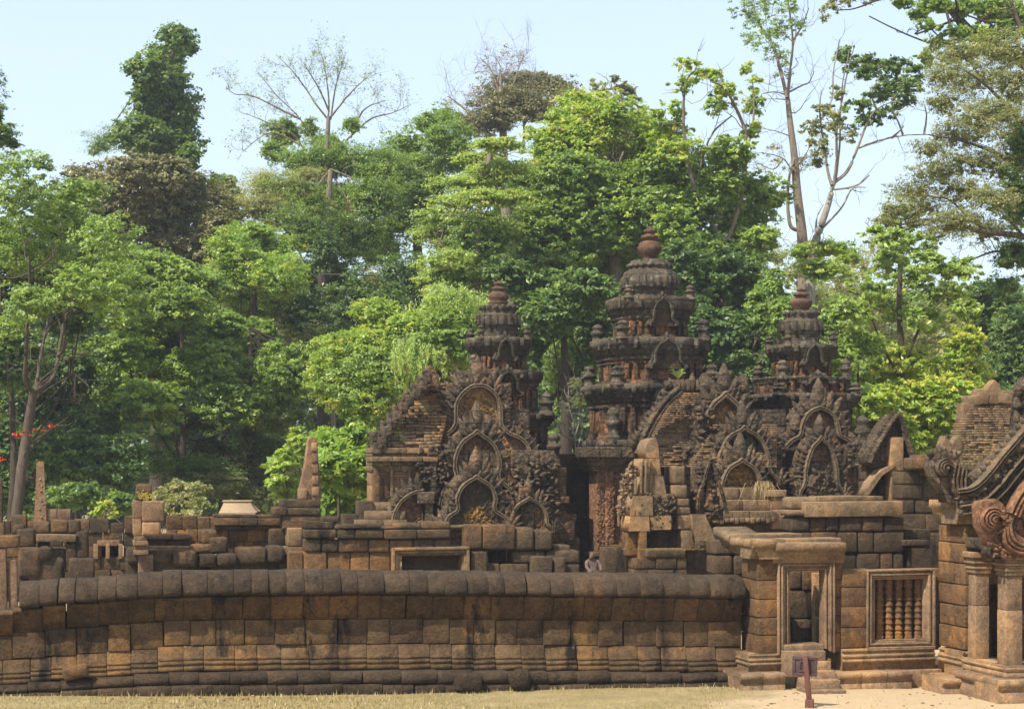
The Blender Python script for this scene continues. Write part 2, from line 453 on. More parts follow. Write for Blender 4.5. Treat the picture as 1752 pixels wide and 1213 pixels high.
def tube(mb, pts, r0, r1, n=6, tone=None):
    pts = np.asarray(pts, float); m = len(pts)
    d = np.gradient(pts, axis=0); d /= np.linalg.norm(d, axis=1, keepdims=True) + 1e-9
    ref = np.where(np.abs(d[:, 2:3]) > .9, np.array([[1., 0, 0]]), np.array([[0, 0, 1.]]))
    u = np.cross(d, ref); u /= np.linalg.norm(u, axis=1, keepdims=True) + 1e-9
    w = np.cross(d, u); a = np.arange(n) / n * 2 * math.pi
    r = np.linspace(r0, r1, m)[:, None, None]
    V = (pts[:, None, :] + r * (np.cos(a)[None, :, None] * u[:, None, :] + np.sin(a)[None, :, None] * w[:, None, :])).reshape(-1, 3)
    i, j = np.meshgrid(np.arange(m - 1), np.arange(n), indexing='ij')
    F = np.stack([i * n + j, i * n + (j + 1) % n, (i + 1) * n + (j + 1) % n, (i + 1) * n + j], -1).reshape(-1, 4)
    mb.add(V, F, tone)

def inpoly(x, z, poly):
    c = False; n = len(poly)
    for i in range(n):
        x1, z1 = poly[i]; x2, z2 = poly[i - 1]
        if (z1 > z) != (z2 > z) and x < (x2 - x1) * (z - z1) / (z2 - z1) + x1: c = not c
    return c

def relief(mb, poly, y, step, size, t, keep=1.0, zmax=None):
    """carved foliage scrolls filling an outline"""
    xs = [p[0] for p in poly]; zs = [p[1] for p in poly]
    x = min(xs)
    while x < max(xs):
        z = min(zs)
        while z < (zmax or max(zs)):
            a, b = x + rnd.uniform(-.5, .5) * step, z + rnd.uniform(-.5, .5) * step
            if rnd.random() < keep and inpoly(a, b, poly):
                leafpiece(mb, a, y, b, rnd.uniform(-3.1, 3.1), size * rnd.uniform(.7, 1.5), size * rnd.uniform(.5, .9), t * rnd.uniform(.6, 1.4))
            z += step
        x += step

def courses(mb, fr, pxL, pxR, pys, y=0.0, depth=.5, bw=38, b=.014, jit=.02, holes=(), n=1, wide=.35, ragged=0.0, gap=.006, drop=0.0, dy=None):
    """rows of dressed blocks; pys = course lines from top to bottom (numbers or functions of px)"""
    for r in range(len(pys) - 1):
        t0 = pys[r] if callable(pys[r]) else (lambda p, v=pys[r]: v)
        t1 = pys[r + 1] if callable(pys[r + 1]) else (lambda p, v=pys[r + 1]: v)
        px = pxL + (rnd.uniform(-.5, 0) * bw * .6 if r % 2 else 0)
        px = max(px, pxL)
        yy = y + (dy[r] if dy else 0)
        while px < pxR - 2:
            w = bw * rnd.uniform(1 - wide, 1 + wide)
            e = px + w
            if pxR - e < bw * .45: e = pxR
            mid = (px + e) / 2
            if not any(h[0] < mid < h[1] and h[2] < (t0(mid) + t1(mid)) / 2 < h[3] for h in holes) and rnd.random() >= drop:
                yj = yy + rnd.uniform(-jit, jit)
                top = t0(mid) + (rnd.uniform(-ragged, ragged) if r == 0 else 0)
                rbox(mb, fr.x(px, yj) + gap, fr.x(e, yj) - gap, yj, yj + depth, fr.z(mid, t1(mid), yj) + gap * .6, fr.z(mid, top, yj) - gap * .6,
                     b * rnd.uniform(.7, 1.5), n, None, rnd.uniform(-.012, .012))
            px = e

def blk(mb, fr, px0, px1, py0, py1, y=0.0, depth=.5, b=.03, n=1, **kw):
    mid = (px0 + px1) / 2
    rbox(mb, fr.x(px0, y), fr.x(px1, y), y, y + depth, fr.z(mid, py1, y), fr.z(mid, py0, y), b, n, **kw)

def poly(fr, pts, y=0.0): return [(fr.x(a, y), fr.z(a, b, y)) for a, b in pts]

ARCH = [(0, 1.03), (.07, .99), (.18, .95), (.34, .89), (.49, .79), (.58, .66), (.60, .54), (.56, .44), (.60, .35), (.74, .29), (.88, .22), (.96, .11), (.98, 0)]
ROUND = [(0, 1.03), (.08, .98), (.22, .93), (.40, .86), (.56, .74), (.68, .58), (.74, .42), (.74, .30), (.84, .18), (.98, .10), (1.0, 0)]
OGEE = [(0, 1), (.10, .95), (.22, .86), (.36, .76), (.52, .66), (.62, .54), (.66, .42), (.72, .32), (.86, .25), (.96, .12), (1.0, 0)]
def pediment(par, fr, cx, hw, top, bot, y, band=10, fl=16, shape=ARCH, tymp='red', gold=0.5, back=.45, half=0, flat=False, name='pediment', recess=.11, bandmat='band', flm='carved'):
    """fronton: backing, naga band along a lobed arch, flame leaves outside, carved tympanum; half=-1/+1 keeps one side"""
    s = fr.m(cx, y)
    H = spline(shape, 4)
    R = [(cx + a * hw, bot - b * (bot - top)) for a, b in H]
    L = [(cx - a * hw, bot - b * (bot - top)) for a, b in H]
    if half == 0: path = L[::-1] + R[1:]
    elif half > 0: path = R
    else: path = L[::-1]
    pth = np.array([(fr.x(a, y), fr.z(a, b, y)) for a, b in path])
    d = np.gradient(pth, axis=0); d /= np.linalg.norm(d, axis=1, keepdims=True)
    nn = np.stack([-d[:, 1], d[:, 0]], 1)
    cxx = fr.x(cx, y); zb = fr.z(cx, bot, y)
    out = pth + nn * (fl * s * .70); out[0, 1] = out[-1, 1] = zb
    if half: out[0 if half > 0 else -1] = (cxx, out[0 if half > 0 else -1][1])
    inn = [tuple(q) for q in out]
    base = [(inn[-1][0], zb), (inn[0][0], zb)] if half == 0 else ([(cxx, zb)] if half > 0 else [(cxx, zb)])
    m = MB(); slab(m, inn + (base if half else []), y + .03 + recess, y + back)
    # carved stone apron between the band and the flames
    for i in range(len(pth) - 1):
        q = [tuple(pth[i]), tuple(out[i]), tuple(out[i + 1]), tuple(pth[i + 1])]
        V = [(a, y + .02, b) for a, b in q] + [(a, y + .04 + recess, b) for a, b in q]
        m.add(V, [(0, 1, 2, 3), (1, 5, 6, 2), (0, 3, 7, 4)], rnd.random())
    root = m.build(name, flm, par, rough=.012)
    m = MB(); tp = [tuple(pth[i]) for i in range(len(pth))]
    if half: tp = tp + [(cxx, zb)]
    slab(m, tp, y + recess, y + recess + .03)
    m.build('tympanum', tymp, root)
    if tymp != 'dark' or gold:
        m = MB(); relief(m, [(cxx + (a - cxx) * .92, zb + (b - zb) * .95) for a, b in tp], y + recess, .075, .095, .035, .9); m.build('carved_pattern', tymp, root)
    if gold:
        m = MB(); zt = zb + (pth[:, 1].max() - zb) * (gold if not isinstance(gold, tuple) else .95)
        if isinstance(gold, tuple):
            g0, g1, gw = gold; yy = y + recess - .01
            slab(m, poly(fr, [(cx - gw, g1), (cx + gw, g1), (cx + gw * .75, g0 + (g1 - g0) * .35), (cx + gw * .2, g0), (cx - gw * .2, g0), (cx - gw * .75, g0 + (g1 - g0) * .35)], yy), yy, yy + .05)
            relief(m, poly(fr, [(cx - gw, g1), (cx + gw, g1), (cx + gw * .7, g0 + (g1 - g0) * .4), (cx, g0 - 3), (cx - gw * .7, g0 + (g1 - g0) * .4)], yy), yy, .06, .11, .05, .95)
        else: relief(m, [(cxx + (a - cxx) * .62, zb + (b - zb) * .9) for a, b in tp], y + recess, .085, .10, .05, .9, zt)
        m.build('tympanum_carving', 'gold' if isinstance(gold, tuple) else 'red', root)
    m = MB(); sweep(m, pth, y, band * s, .13); m.build('naga_band', bandmat, root, rough=.016, rs=6)
    m = MB(); acc = 0; stp = fl * s * .40; n0 = len(pth)
    mx = pth[:, 1].max(); hh = mx - zb
    for i in range(n0):
        if i: acc += np.linalg.norm(pth[i] - pth[i - 1])
        if acc >= stp or i == 0:
            acc = 0
            q = (pth[i, 1] - zb) / max(hh, .01)
            ang = math.atan2(nn[i, 0], nn[i, 1]) * .75
            L2 = fl * s * (.80 + .75 * q ** 3) * rnd.uniform(.85, 1.15)
            if rnd.random() > .07:
                bx = pth[i] + nn[i] * band * s * .42
                leafpiece(m, bx[0], y + .06, bx[1], ang + rnd.uniform(-.1, .1), L2 * 1.08, L2 * .46, .09)
                leafpiece(m, bx[0] + nn[i, 0] * .03, y + .0, bx[1], ang + rnd.uniform(-.5, .5), L2 * .62, L2 * .3, .06); leafpiece(m, bx[0], y - .03, bx[1], ang + rnd.uniform(-.8, .8), L2 * .34, L2 * .22, .05)
    if half == 0: leafpiece(m, cxx, y + .03, mx + band * s * .3, 0, fl * s * 2.1, fl * s * 1.15, .12)
    # rearing serpent fans at the ends
    for e, sg in ((0, -1), (-1, 1)):
        if half and ((half > 0) == (e == 0)): continue
        for kk in range(5):
            a = sg * (.9 - .45 * kk)
            leafpiece(m, pth[e, 0] + sg * .02, y - .02, pth[e, 1] + .02, a + sg * .3, fl * s * (1.5 - .1 * abs(kk - 2)), fl * s * .5, .08)
    m.build('flame_border', flm, root, rough=.004)
    return root

def antefix(mb, x, y, z, h, w):
    """little model tower that stands on a tier's corner"""
    lathe(mb, x, y, [(w * .52, z), (w * .5, z + h * .14), (w * .38, z + h * .17), (w * .38, z + h * .42), (w * .52, z + h * .46), (w * .5, z + h * .56), (w * .34, z + h * .6), (w * .36, z + h * .72), (w * .42, z + h * .75), (w * .34, z + h * .84), (w * .16, z + h * rnd.uniform(.88, .95))], 7)

def tower(fr, px, tiers, crown_py, fin_py, label, hwk=1.07, cap_mat='tower', niches=True):
    """tiers bottom to top: (py_bottom, py_cornice, py_top, hw_body, hw_cornice); crown_py/fin_py lists of (hw px, py)"""
    root = fr.empty('shrine_tower', label, 'temple tower', 'towers on the temple platform')
    cx, cy = fr.x(px), 0.0
    s = fr.m(px); Z = lambda py: fr.z(px, py)
    for ti, (pb, pc, pt, hb, hc) in enumerate(tiers):
        m = MB(); ab, ac = hb * s / hwk, hc * s / hwk; zb, zc, zt = Z(pb), Z(pc), Z(pt); hcz = zt - zc; hbz = zc - zb
        rings = [(ab * 1.06, zb - .05), (ab * 1.06, zb + hbz * .10), (ab * 1.02, zb + hbz * .14), (ab * 1.03, zb + hbz * .22), (ab * .97, zb + hbz * .25), (ab * .97, zb + hbz * .55), (ab * .97, zb + hbz * .86),
                 (ab * 1.01, zb + hbz * .88), (ab * 1.01, zb + hbz * .95), (ab * .98, zc),
                 (ab + (ac - ab) * .30, zc + hcz * .08), (ab + (ac - ab) * .30, zc + hcz * .26), (ab + (ac - ab) * .66, zc + hcz * .30), (ab + (ac - ab) * .66, zc + hcz * .44), (ac * .99, zc + hcz * .48), (ac, zc + hcz * .70), (ac * 1.01, zc + hcz * .72), (ac * 1.01, zc + hcz * .97), (ac * .99, zt)]
        stack(m, cx, cy, rings[:11])
        t = m.build('tier', 'tower', root, rough=.016, rs=5)
        m = MB(); stack(m, cx, cy, rings[10:]); m.build('cornice', 'cornice', t, rough=.009, rs=5)
        # pilasters and false-door slabs on the four faces, flame antefixes on the cornice edge
        for fx, fy in ((0, -1), (-1, 0), (1, 0), (0, 1)):
            def put(u, d, z0, z1, w, dep, nm, par, mat='tower', bb=.012):
                mm = MB()
                if fy: rbox(mm, cx + u - w / 2, cx + u + w / 2, cy + fy * (d + dep), cy + fy * d, z0, z1, bb, 1)
                else: rbox(mm, cx + fx * d, cx + fx * (d + dep), cy + u - w / 2, cy + u + w / 2, z0, z1, bb, 1)
                mm.build(nm, mat, par, rough=.012, rs=5)
            for u in (-.38, -.20, .20, .38): put(u * ab, ab * .955, zb + hbz * .2, zb + hbz * .9, ab * .09, .06, 'pilaster', t)
            for u in (-.60, .60): put(u * ab, ab * .92 * .97, zb + hbz * .2, zb + hbz * .9, ab * .09, .06, 'pilaster', t)
            for u in (-.77, .77): put(u * ab, ab * .84 * .97, zb + hbz * .2, zb + hbz * .9, ab * .10, .06, 'pilaster', t)
            put(0, ab * .955, zb + hbz * .15, zb + hbz * .8, ab * .26, .035, 'false_door', t, 'red')
            if fy > 0: continue
            k = max(3, int(ac * .84 / .17))
            for i in range(k):
                u = (-.42 + .84 * (i + .5) / k) * ac * rnd.uniform(.97, 1.03)
                if rnd.random() < .55: put(u, ac * .985, zc + hcz * .5, zc + hcz * rnd.uniform(.75, 1.0), .11, .035, 'antefix_stone', t, 'cornice', .03)
            for uu in (-.555, .555):
                if rnd.random() < .9: put(uu * ac, ac * .92, zc + hcz * .5, zc + hcz * rnd.uniform(.8, 1.1), .13, .05, 'antefix_stone', t, 'cornice', .03)
        if niches:
            yn = cy - ac; qx = fr.px(cx, yn)
            pediment(t, fr, qx, ac * .31 / s, fr.py(cx, yn, zt - hcz * .12), fr.py(cx, yn, zc - hbz * .35), yn, band=4, fl=5.5, shape=ROUND, tymp='dark', gold=0, back=.3, name='niche', recess=.10, bandmat='cornice', flm='cornice')
        if ti < len(tiers) - 1:
            na = tiers[ti + 1][3] * s / hwk; hh = (Z(tiers[ti + 1][1]) - Z(tiers[ti + 1][0])) * 1.15
        else: na = crown_py[0][0] * s * .9; hh = .5
        for q, (sx, sy) in enumerate(((-1, -1), (1, -1), (-1, 1), (1, 1))):
            if rnd.random() < .2: continue
            m = MB(); e = ac * .76
            antefix(m, cx + sx * e, cy + sy * e, zt - .06, hh * rnd.uniform(.8, 1.05), min(.42, ac * .28)); m.build('antefix', 'cornice', root, rough=.03, rs=5)
    m = MB(); lathe(m, cx, cy, [(h * s, Z(p)) for h, p in crown_py], 28); 
    for h, p in ((crown_py[4][0] + .5, (crown_py[4][1] + crown_py[6][1]) / 2), (crown_py[9][0] + 1.5, crown_py[10][1])):
        k = int(h * s * 6.28 / .2); hh = .34 if h > crown_py[9][0] + 2 else .12
        for i in range(k):
            a = i / k * 6.283; rbox(m, cx + h * s * math.sin(a) - .06, cx + h * s * math.sin(a) + .06, cy - h * s * math.cos(a) - .05, cy - h * s * math.cos(a) + .05, Z(p) - hh * rnd.uniform(.4, .55), Z(p) + hh * rnd.uniform(.4, .55), .035, 1, None, a)
    o = m.build('crown', 'cornice', root, rough=.018, rs=5)
    m = MB(); lathe(m, cx, cy, [(h * s, Z(p)) for h, p in fin_py], 24); m.build('finial', 'fin', root, rough=.014, rs=5)
    return root

M['lichen'] = simple('yellow_lichen', (.22, .18, .03), (.30, .24, .05), 20, .95, .004)
M['fin'] = stone('finial_stone', (.050, .037, .031), (.078, .053, .042), (.105, .064, .045), (.024, .02, .018), (.25, .23, .19), warm_at=.5, stain_at=.6, lich_at=.74, pit=.012)

# ------------------------------------------------------------------ ground
def gz(x, y):
    base = np.interp(x, [-60, -9.5, -6, -2, 4, 9, 60], [.2, .2, .10, .0, -.05, -.12, -.12])
    return base
def make_ground():
    xs = np.concatenate([np.linspace(-900, -40, 12), np.linspace(-36, 36, 145), np.linspace(40, 900, 12)])
    ys = np.concatenate([np.linspace(-300, 15, 8), np.linspace(18, 34, 65), np.linspace(36, 120, 24), np.linspace(150, 1800, 10)])
    X, Y = np.meshgrid(xs, ys)
    Z = gz(X, Y) + wob(np.stack([X.ravel(), Y.ravel(), 0 * X.ravel()], 1), .7)[:, 0].reshape(X.shape) * .03 * ((Y > 18) & (Y < 34))
    mb = MB(); n = len(xs); i, j = np.meshgrid(np.arange(len(ys) - 1), np.arange(n - 1), indexing='ij')
    F = np.stack([i * n + j, i * n + j + 1, (i + 1) * n + j + 1, (i + 1) * n + j], -1).reshape(-1, 4)
    mb.add(np.stack([X.ravel(), Y.ravel(), Z.ravel()], 1), F, .5)
    tag(mb.build('ground', 'ground', smooth=True), kind='structure')
make_ground()

# ------------------------------------------------------------------ the long laterite enclosure wall
W = Frame(0, 30.2, 13.9)
ST = [0, 100, 240, 300, 450, 700, 1000, 1240, 1272]
LN = {'top': [1000, 991, 981, 976, 974, 976, 980, 983, 984], 'cop': [1046, 1034, 1023, 1021, 1018, 1017, 1020, 1023, 1024],
      'cor': [1088, 1076, 1065, 1061, 1059, 1058, 1061, 1063, 1064], 'mid': [1130, 1122, 1112, 1105, 1103, 1101, 1104, 1107, 1107],
      'bas': [1172, 1162, 1153, 1148, 1146, 1144, 1147, 1149, 1149], 'pl1': [1184, 1177, 1171, 1168, 1167, 1166, 1166, 1164, 1164], 'pl2': [1204, 1200, 1197, 1196, 1195, 1194, 1194, 1192, 1192]}
def L(k, dx=0): return lambda p: float(np.interp(p, ST, LN[k])) + dx
wall = W.empty('enclosure_wall', 'long weathered laterite enclosure wall with rounded coping running along the dry grass', 'stone wall')
wall.location.z = 0
def wallrow(mb, k0, k1, prf, bw, px0, px1, y, jit=.010, wide=.24, seed=0, gapbig=()):
    px = px0
    while px < px1 - 2:
        e = px + bw * rnd.uniform(1 - wide, 1 + wide)
        if px1 - e < bw * .5: e = px1
        mid = (px + e) / 2; yj = y + rnd.uniform(-jit, jit)
        z1, z0 = W.z(mid, L(k0)(mid), yj) + rnd.uniform(-.006, .006), W.z(mid, L(k1)(mid), yj)
        g = .003 + (.018 if rnd.random() < .06 else 0) + rnd.random() * .004
        x0, x1 = W.x(px, yj) + g, W.x(e, yj) - .003
        if prf is None:
            rbox(mb, x0, x1, yj, yj + .6, z0 + .006, z1 - .004, 0.009 * rnd.uniform(.6, 2.2), 3, None, rnd.uniform(-.006, .006), rnd.uniform(-.003, .003))
        else:
            prof(mb, x0, x1, [(yj + a, z0 + .005 + (z1 - z0 - .009) * b) for a, b in prf], rnd.random(), .014, yj + .7)
        px = e
m = MB()
cp = [(0.06, .0), (-.10, .0), (-.20, .02), (-.25, .08), (-.265, .2), (-.25, .40), (-.205, .62), (-.13, .80), (-.02, .92), (.12, .99), (.30, 1.0), (.46, .9), (.55, .7)]
wallrow(m, 'top', 'cop', cp, 36, 34, 1268, 0.0, .03)
m.build('coping', 'coping', wall, rough=.028, rs=3.0)
m = MB()
wallrow(m, 'cop', 'cor', [(.02, 0), (.0, .18), (-.02, .2), (-.025, .38), (-.05, .42), (-.055, .62), (-.085, .66), (-.09, .84), (-.12, .88), (-.12, 1)], 46, -120, 1268, 0.0)
wallrow(m, 'cor', 'mid', None, 46, -120, 1268, .03, .022)
wallrow(m, 'mid', 'bas', [(-.09, 0), (-.095, .17), (-.06, .20), (-.06, .25), (-.075, .28), (-.075, .36), (-.035, .40), (-.035, .44), (-.045, .46), (-.04, .53), (.0, .57), (.015, 1)], 44, -120, 1268, 0.02)
m.build('block_courses', 'laterite', wall, rough=.013, rs=6)
m = MB()
wallrow(m, 'bas', 'pl1', [(-.30, 0), (-.34, .2), (-.35, .5), (-.32, .82), (-.26, 1)], 58, -120, 1256, 0.0, .02)
wallrow(m, 'pl1', 'pl2', [(-.37, 0), (-.36, .8), (-.33, 1)], 58, -120, 1256, 0.0, .015)
m.build('plinth', 'coping', wall, rough=.028, rs=3.0)
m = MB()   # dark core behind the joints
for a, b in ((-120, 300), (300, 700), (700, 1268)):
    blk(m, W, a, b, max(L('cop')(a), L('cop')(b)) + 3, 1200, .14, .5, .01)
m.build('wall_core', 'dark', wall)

# loose stones at the wall foot
def single(fr, name, label, cat, mat, px0, px1, py0, py1, y, depth, b=.05, group=None, rough=.03, n=2, **kw):
    m = MB(); fx = Frame((px0 + px1) / 2, fr.w(fr.x((px0 + px1) / 2, y), y)[1], math.degrees(fr.a))
    s = fx.m(); w = (px1 - px0) * s
    z0, z1 = fx.z((px0 + px1) / 2, py1), fx.z((px0 + px1) / 2, py0)
    e = bpy.data.objects
    rbox(m, -w / 2, w / 2, 0, depth, 0, z1 - z0, b, n, **kw)
    o = m.build(name, mat, None, rough=rough, rs=4 + rnd.random())
    o.location = (fx.o[0], fx.o[1], z0); o.rotation_euler = (0, 0, fx.a)
    return tag(o, label, cat, group)
single(W, 'loose_stone', 'squared dark laterite block lying on the grass against the wall foot', 'stone', 'coping', 783, 827, 1153, 1184, -.62, .4, .05)
single(W, 'loose_stone', 'round topped brown boundary stone standing on the grass against the wall', 'stone', 'coping', 877, 913, 1145, 1183, -.62, .3, .14)
single(W, 'loose_stone', 'slanted broken laterite slab leaning on the plinth at the left of the wall', 'stone', 'orange', 108, 152, 1140, 1162, -.42, .25, .05, tilt=.22)

# ------------------------------------------------------------------ gatehouse on the right
G = Frame(1300, 32.95, T)
gate = G.empty('gatehouse', 'ruined sandstone gatehouse with a moulded doorway, a baluster window and a pillared porch', 'temple gate')
def base_mould(m, x0, x1, z0, z1, y, side=None):
    pr = [(0, 0), (0, .42), (-.03, .46), (-.03, .54), (.0, .56), (.02, .62), (-.015, .66), (-.015, .74), (.02, .77), (.03, .86), (.0, .89), (.0, .96), (.05, 1.0)]
    prof(m, x0, x1, [(y + a - .05, z0 + (z1 - z0) * b) for a, b in pr], None, .006, y + .7)
def side_mould(m, x, y0, y1, z0, z1, pr, dep=.5):
    """moulding running away from the viewer along a left-hand face at x"""
    V = []; ring = [(a, b) for a, b in pr] + [(dep, pr[-1][1]), (dep, pr[0][1])]; n = len(ring)
    for y in (y0, y1):
        for a, b in ring: V.append((x + a, y, z0 + (z1 - z0) * b))
    t = rnd.random()
    m.add(V, np.array([(j, (j + 1) % n, n + (j + 1) % n, n + j) for j in range(n)]), t)
    m.add(V[:n], [tuple(range(n))[::-1]], t); m.add(V[n:], [tuple(range(n))], t)
BM = [(-.05, 0), (-.05, .42), (-.08, .46), (-.08, .54), (-.05, .56), (-.03, .62), (-.065, .66), (-.065, .74), (-.03, .77), (-.02, .86), (-.05, .89), (-.05, .96), (0, 1.0)]
PM = [(-.06, 0), (-.06, .45), (-.02, .50), (-.02, .60), (-.08, .70), (-.10, .78), (-.10, .97), (-.06, 1.0)]

gx, gzz = G.x, G.z
zg = -.35
# lower plinth
m = MB()
zp0, zp1 = zg, gzz(1268, 1153, -.32)
def plinth_run(x0, x1, z1, y, cuts=1, pr=PM, z0=zg):
    h = z1 - z0; xs = np.linspace(x0, x1, cuts + 1)
    for i in range(cuts):
        prof(m, xs[i] + .004, xs[i + 1] - .004, [(y + a, z0 + h * b) for a, b in pr], None, .006, y + .8)
PMz = [(-.06, 0), (-.06, .62), (-.03, .66), (-.03, .72), (-.08, .80), (-.10, .85), (-.10, .975), (-.05, 1.0)]
plinth_run(gx(1268, -.42), gx(1345, -.42), gzz(1300, 1153, -.42), -.32, 2, PMz)
side_mould(m, gx(1268, -.42) + .10, -.31, .75, zg, gzz(1300, 1153, -.42), PMz, .6)
plinth_run(gx(1432, -.42), gx(1562, -.42), gzz(1500, 1150, -.42), -.32, 3, PMz)
xpl = gx(1650, -1.0)          # left face of the porch
zc = gzz(1600, 1152, -.5)
side_mould(m, xpl - .28, -1.3, -.32, zg, zc, PMz, .6)
plinth_run(xpl - .62, xpl + .2, zc - .004, -1.28, 1, PMz)
side_mould(m, xpl - .20, -2.75, -1.2, zg, gzz(1714, 1162, -2.7), PMz, .6)
plinth_run(xpl - .20 - .1, xpl + 3.2, gzz(1714, 1162, -2.7), -2.72, 4, PMz)
rbox(m, xpl + .1, xpl + 3.2, -2.2, -.3, zg, gzz(1714, 1150, -2.3), .01)
rbox(m, gx(1283, -.25), gx(1345, -.25) , -.2, .9, zg, gzz(1300, 1152, -.3), .01)
rbox(m, gx(1430, -.25), gx(1640, -.25), -.2, .9, zg, gzz(1500, 1149, -.3), .01)
plin = m.build('plinth', 'pale', gate, rough=.018, rs=3)
# base mouldings
m = MB()
zb0, zb1 = gzz(1300, 1153, 0), gzz(1300, 1118, 0)
base_mould(m, gx(1281, -.05), gx(1341, -.05), zb0, zb1, 0)
side_mould(m, gx(1281, -.05) + .05, -.04, .9, zb0, zb1, BM)
base_mould(m, gx(1441, -.05), gx(1600, -.05), gzz(1500, 1149, 0), gzz(1500, 1108, 0), 0)
side_mould(m, xpl, -1.02, -.05, gzz(1500, 1149, 0) - .002, gzz(1500, 1108, 0) - .003, BM)
base_mould(m, xpl - .052, xpl + .30, gzz(1500, 1149, 0), gzz(1500, 1108, 0) + .003, -1.0)
m.build('base_moulding', 'sand', gate, rough=.010)
# the pier left of the door
m = MB(); m2 = MB()
lines = [952, 993, 1025, 1056, 1086, 1119]
for i in range(5):
    w = 0.0
    lean = (i - 4) * 0.6
    x0 = gx(1297 + lean * .3, 0); x1 = gx(1333, 0)
    z1, z0 = gzz(1315, lines[i], 0), gzz(1315, lines[i + 1], 0)
    xl = gx(1278 - (i - 0) * 2.0, .75)
    xl = x0 - .005
    jj = rnd.uniform(-.015, .015)
    rbox(m, x0 + jj, x1, 0 + rnd.uniform(-.01, .01), .45, z0 + .004, z1 - .004, .02, 2)
    rbox(m, x0 + .03 + rnd.uniform(-.02, .02), x1, .46, .95 + rnd.uniform(-.03, .05), z0 + .004, z1 - .004, .025, 2)
    rbox(m2, gx(1429, .0), gx(1442, .0), .06 + rnd.uniform(-.01, .01), .6, z0 + .003, z1 - .003, .02, 1)
m.build('pier', 'orange', gate, rough=.018, rs=3); m2.build('pier', 'orange', gate, rough=.018, rs=3); m = MB()
blk(m, G, 1441, 1484, 975, 1004, 0.0, .55, .03, 2); blk(m, G, 1440, 1483, 1004, 1038, .01, .55, .025, 2)
blk(m, G, 1440, 1482, 1038, 1073, -.01, .55, .025, 2); blk(m, G, 1440, 1483, 1073, 1109, .0, .55, .025, 2)
m.build('pier', 'orange', gate, rough=.018, rs=3); m = MB()
for i, (a, b) in enumerate(((896, 929), (929, 964), (964, 1001), (1001, 1036), (1036, 1073), (1073, 1112))):   # tall pier of the porch
    z1, z0 = gzz(1640, a, -.9), gzz(1640, b, -.9)
    cut = rnd.uniform(-.62, -.4)
    rbox(m, xpl + rnd.uniform(-.012, .012), xpl + .34, -1.0 + rnd.uniform(-.01, .01), cut - .004, z0 + .004, z1 - .004, .03, 2)
    rbox(m, xpl + rnd.uniform(-.012, .012), xpl + .34, cut + .004, .04, z0 + .004, z1 - .004, .03, 2)
m.build('pier', 'orange', gate, rough=.018, rs=3)
# moulded capital over the tall pier
m = MB()
zc0, zc1 = gzz(1640, 897, -1), gzz(1640, 856, -1)
side_mould(m, xpl, -1.05, .1, zc0, zc1, [(-.02, 0), (-.02, .15), (-.06, .2), (-.06, .35), (-.10, .42), (-.10, .58), (-.17, .68), (-.17, .98), (-.15, 1)])
prof(m, xpl - .16, xpl + .62, [(-1.0 + a, zc0 + (zc1 - zc0) * b) for a, b in [(-.02, 0), (-.02, .15), (-.06, .2), (-.06, .35), (-.10, .42), (-.10, .58), (-.17, .68), (-.17, .98), (-.15, 1)]], None, .006, -.4)
m.build('pier_capital', 'sand', gate, rough=.014)
# wall behind the porch and between door and window
m = MB()
blk(m, G, 1484, 1497, 973, 1108, .12, .4, .01); blk(m, G, 1580, 1610, 973, 1108, .12, .4, .01)
blk(m, G, 1484, 1610, 973, 1112, .34, .2, .01)
courses(m, G, 1655, 1990, [890, 925, 960, 1000, 1040, 1080, 1125, 1165], -.45, .4, 44, holes=[(1695, 1738, 985, 1125)]); blk(m, G, 1660, 1990, 960, 1180, .3, .3, .01)
m.build('wall', 'laterite', gate, rough=.012)

# door frame: three stepped sandstone mouldings round an open doorway
def frame_mould(m, pxs, pys, y, inner_px, inner_py, steps, sill=True):
    """nested rectangular frame bars; outer rect pxs,pys to inner rect"""
    n = len(steps)
    for i in range(n):
        a0, a1 = i / n, (i + 1) / n
        o = [pxs[0] + (inner_px[0] - pxs[0]) * a0, pxs[1] + (inner_px[1] - pxs[1]) * a0, pys[0] + (inner_py[0] - pys[0]) * a0, pys[1] + (inner_py[1] - pys[1]) * a0]
        q = [pxs[0] + (inner_px[0] - pxs[0]) * a1, pxs[1] + (inner_px[1] - pxs[1]) * a1, pys[0] + (inner_py[0] - pys[0]) * a1, pys[1] + (inner_py[1] - pys[1]) * a1]
        yy = y + steps[i]; dd = .34 - steps[i]
        X0, X1, X2, X3 = (G.x(v, yy) for v in (o[0], q[0], q[1], o[1])); zc = (pxs[0] + pxs[1]) / 2
        Z0, Z1, Z2, Z3 = (G.z(zc, v, yy) for v in (o[3], q[3], q[2], o[2]))
        bb = .008
        if sill: rbox(m, X0, X3, yy, yy + dd, Z0, Z1 - .002, bb, 1)
        rbox(m, X0, X3, yy, yy + dd, Z2 + .002, Z3, bb, 1)
        rbox(m, X0, X1, yy, yy + dd, (Z1 if sill else Z0), Z2, bb, 1)
        rbox(m, X2, X3, yy, yy + dd, (Z1 if sill else Z0), Z2, bb, 1)
m = MB()
frame_mould(m, (1332, 1429), (961, 1118), -.07, (1352, 1409), (977, 1107), [0, .035, .0, .06, .10, .06, .12], False)
m.build('door_frame', 'pale', gate, rough=.008)
m = MB()   # lintel cornice
z0, z1 = gzz(1390, 963, -.1), gzz(1390, 928, -.1)
prof(m, gx(1328, -.2), gx(1449, -.2), [(-.05 + a, z0 + (z1 - z0) * b) for a, b in [(-.02, 0), (-.02, .16), (-.04, .2), (-.04, .34), (-.07, .38), (-.07, .5), (-.10, .58), (-.14, .64), (-.14, .95), (-.10, 1)]], .6, .01, .5)
z0, z1 = gzz(1315, 956, 0), gzz(1315, 922, 0)
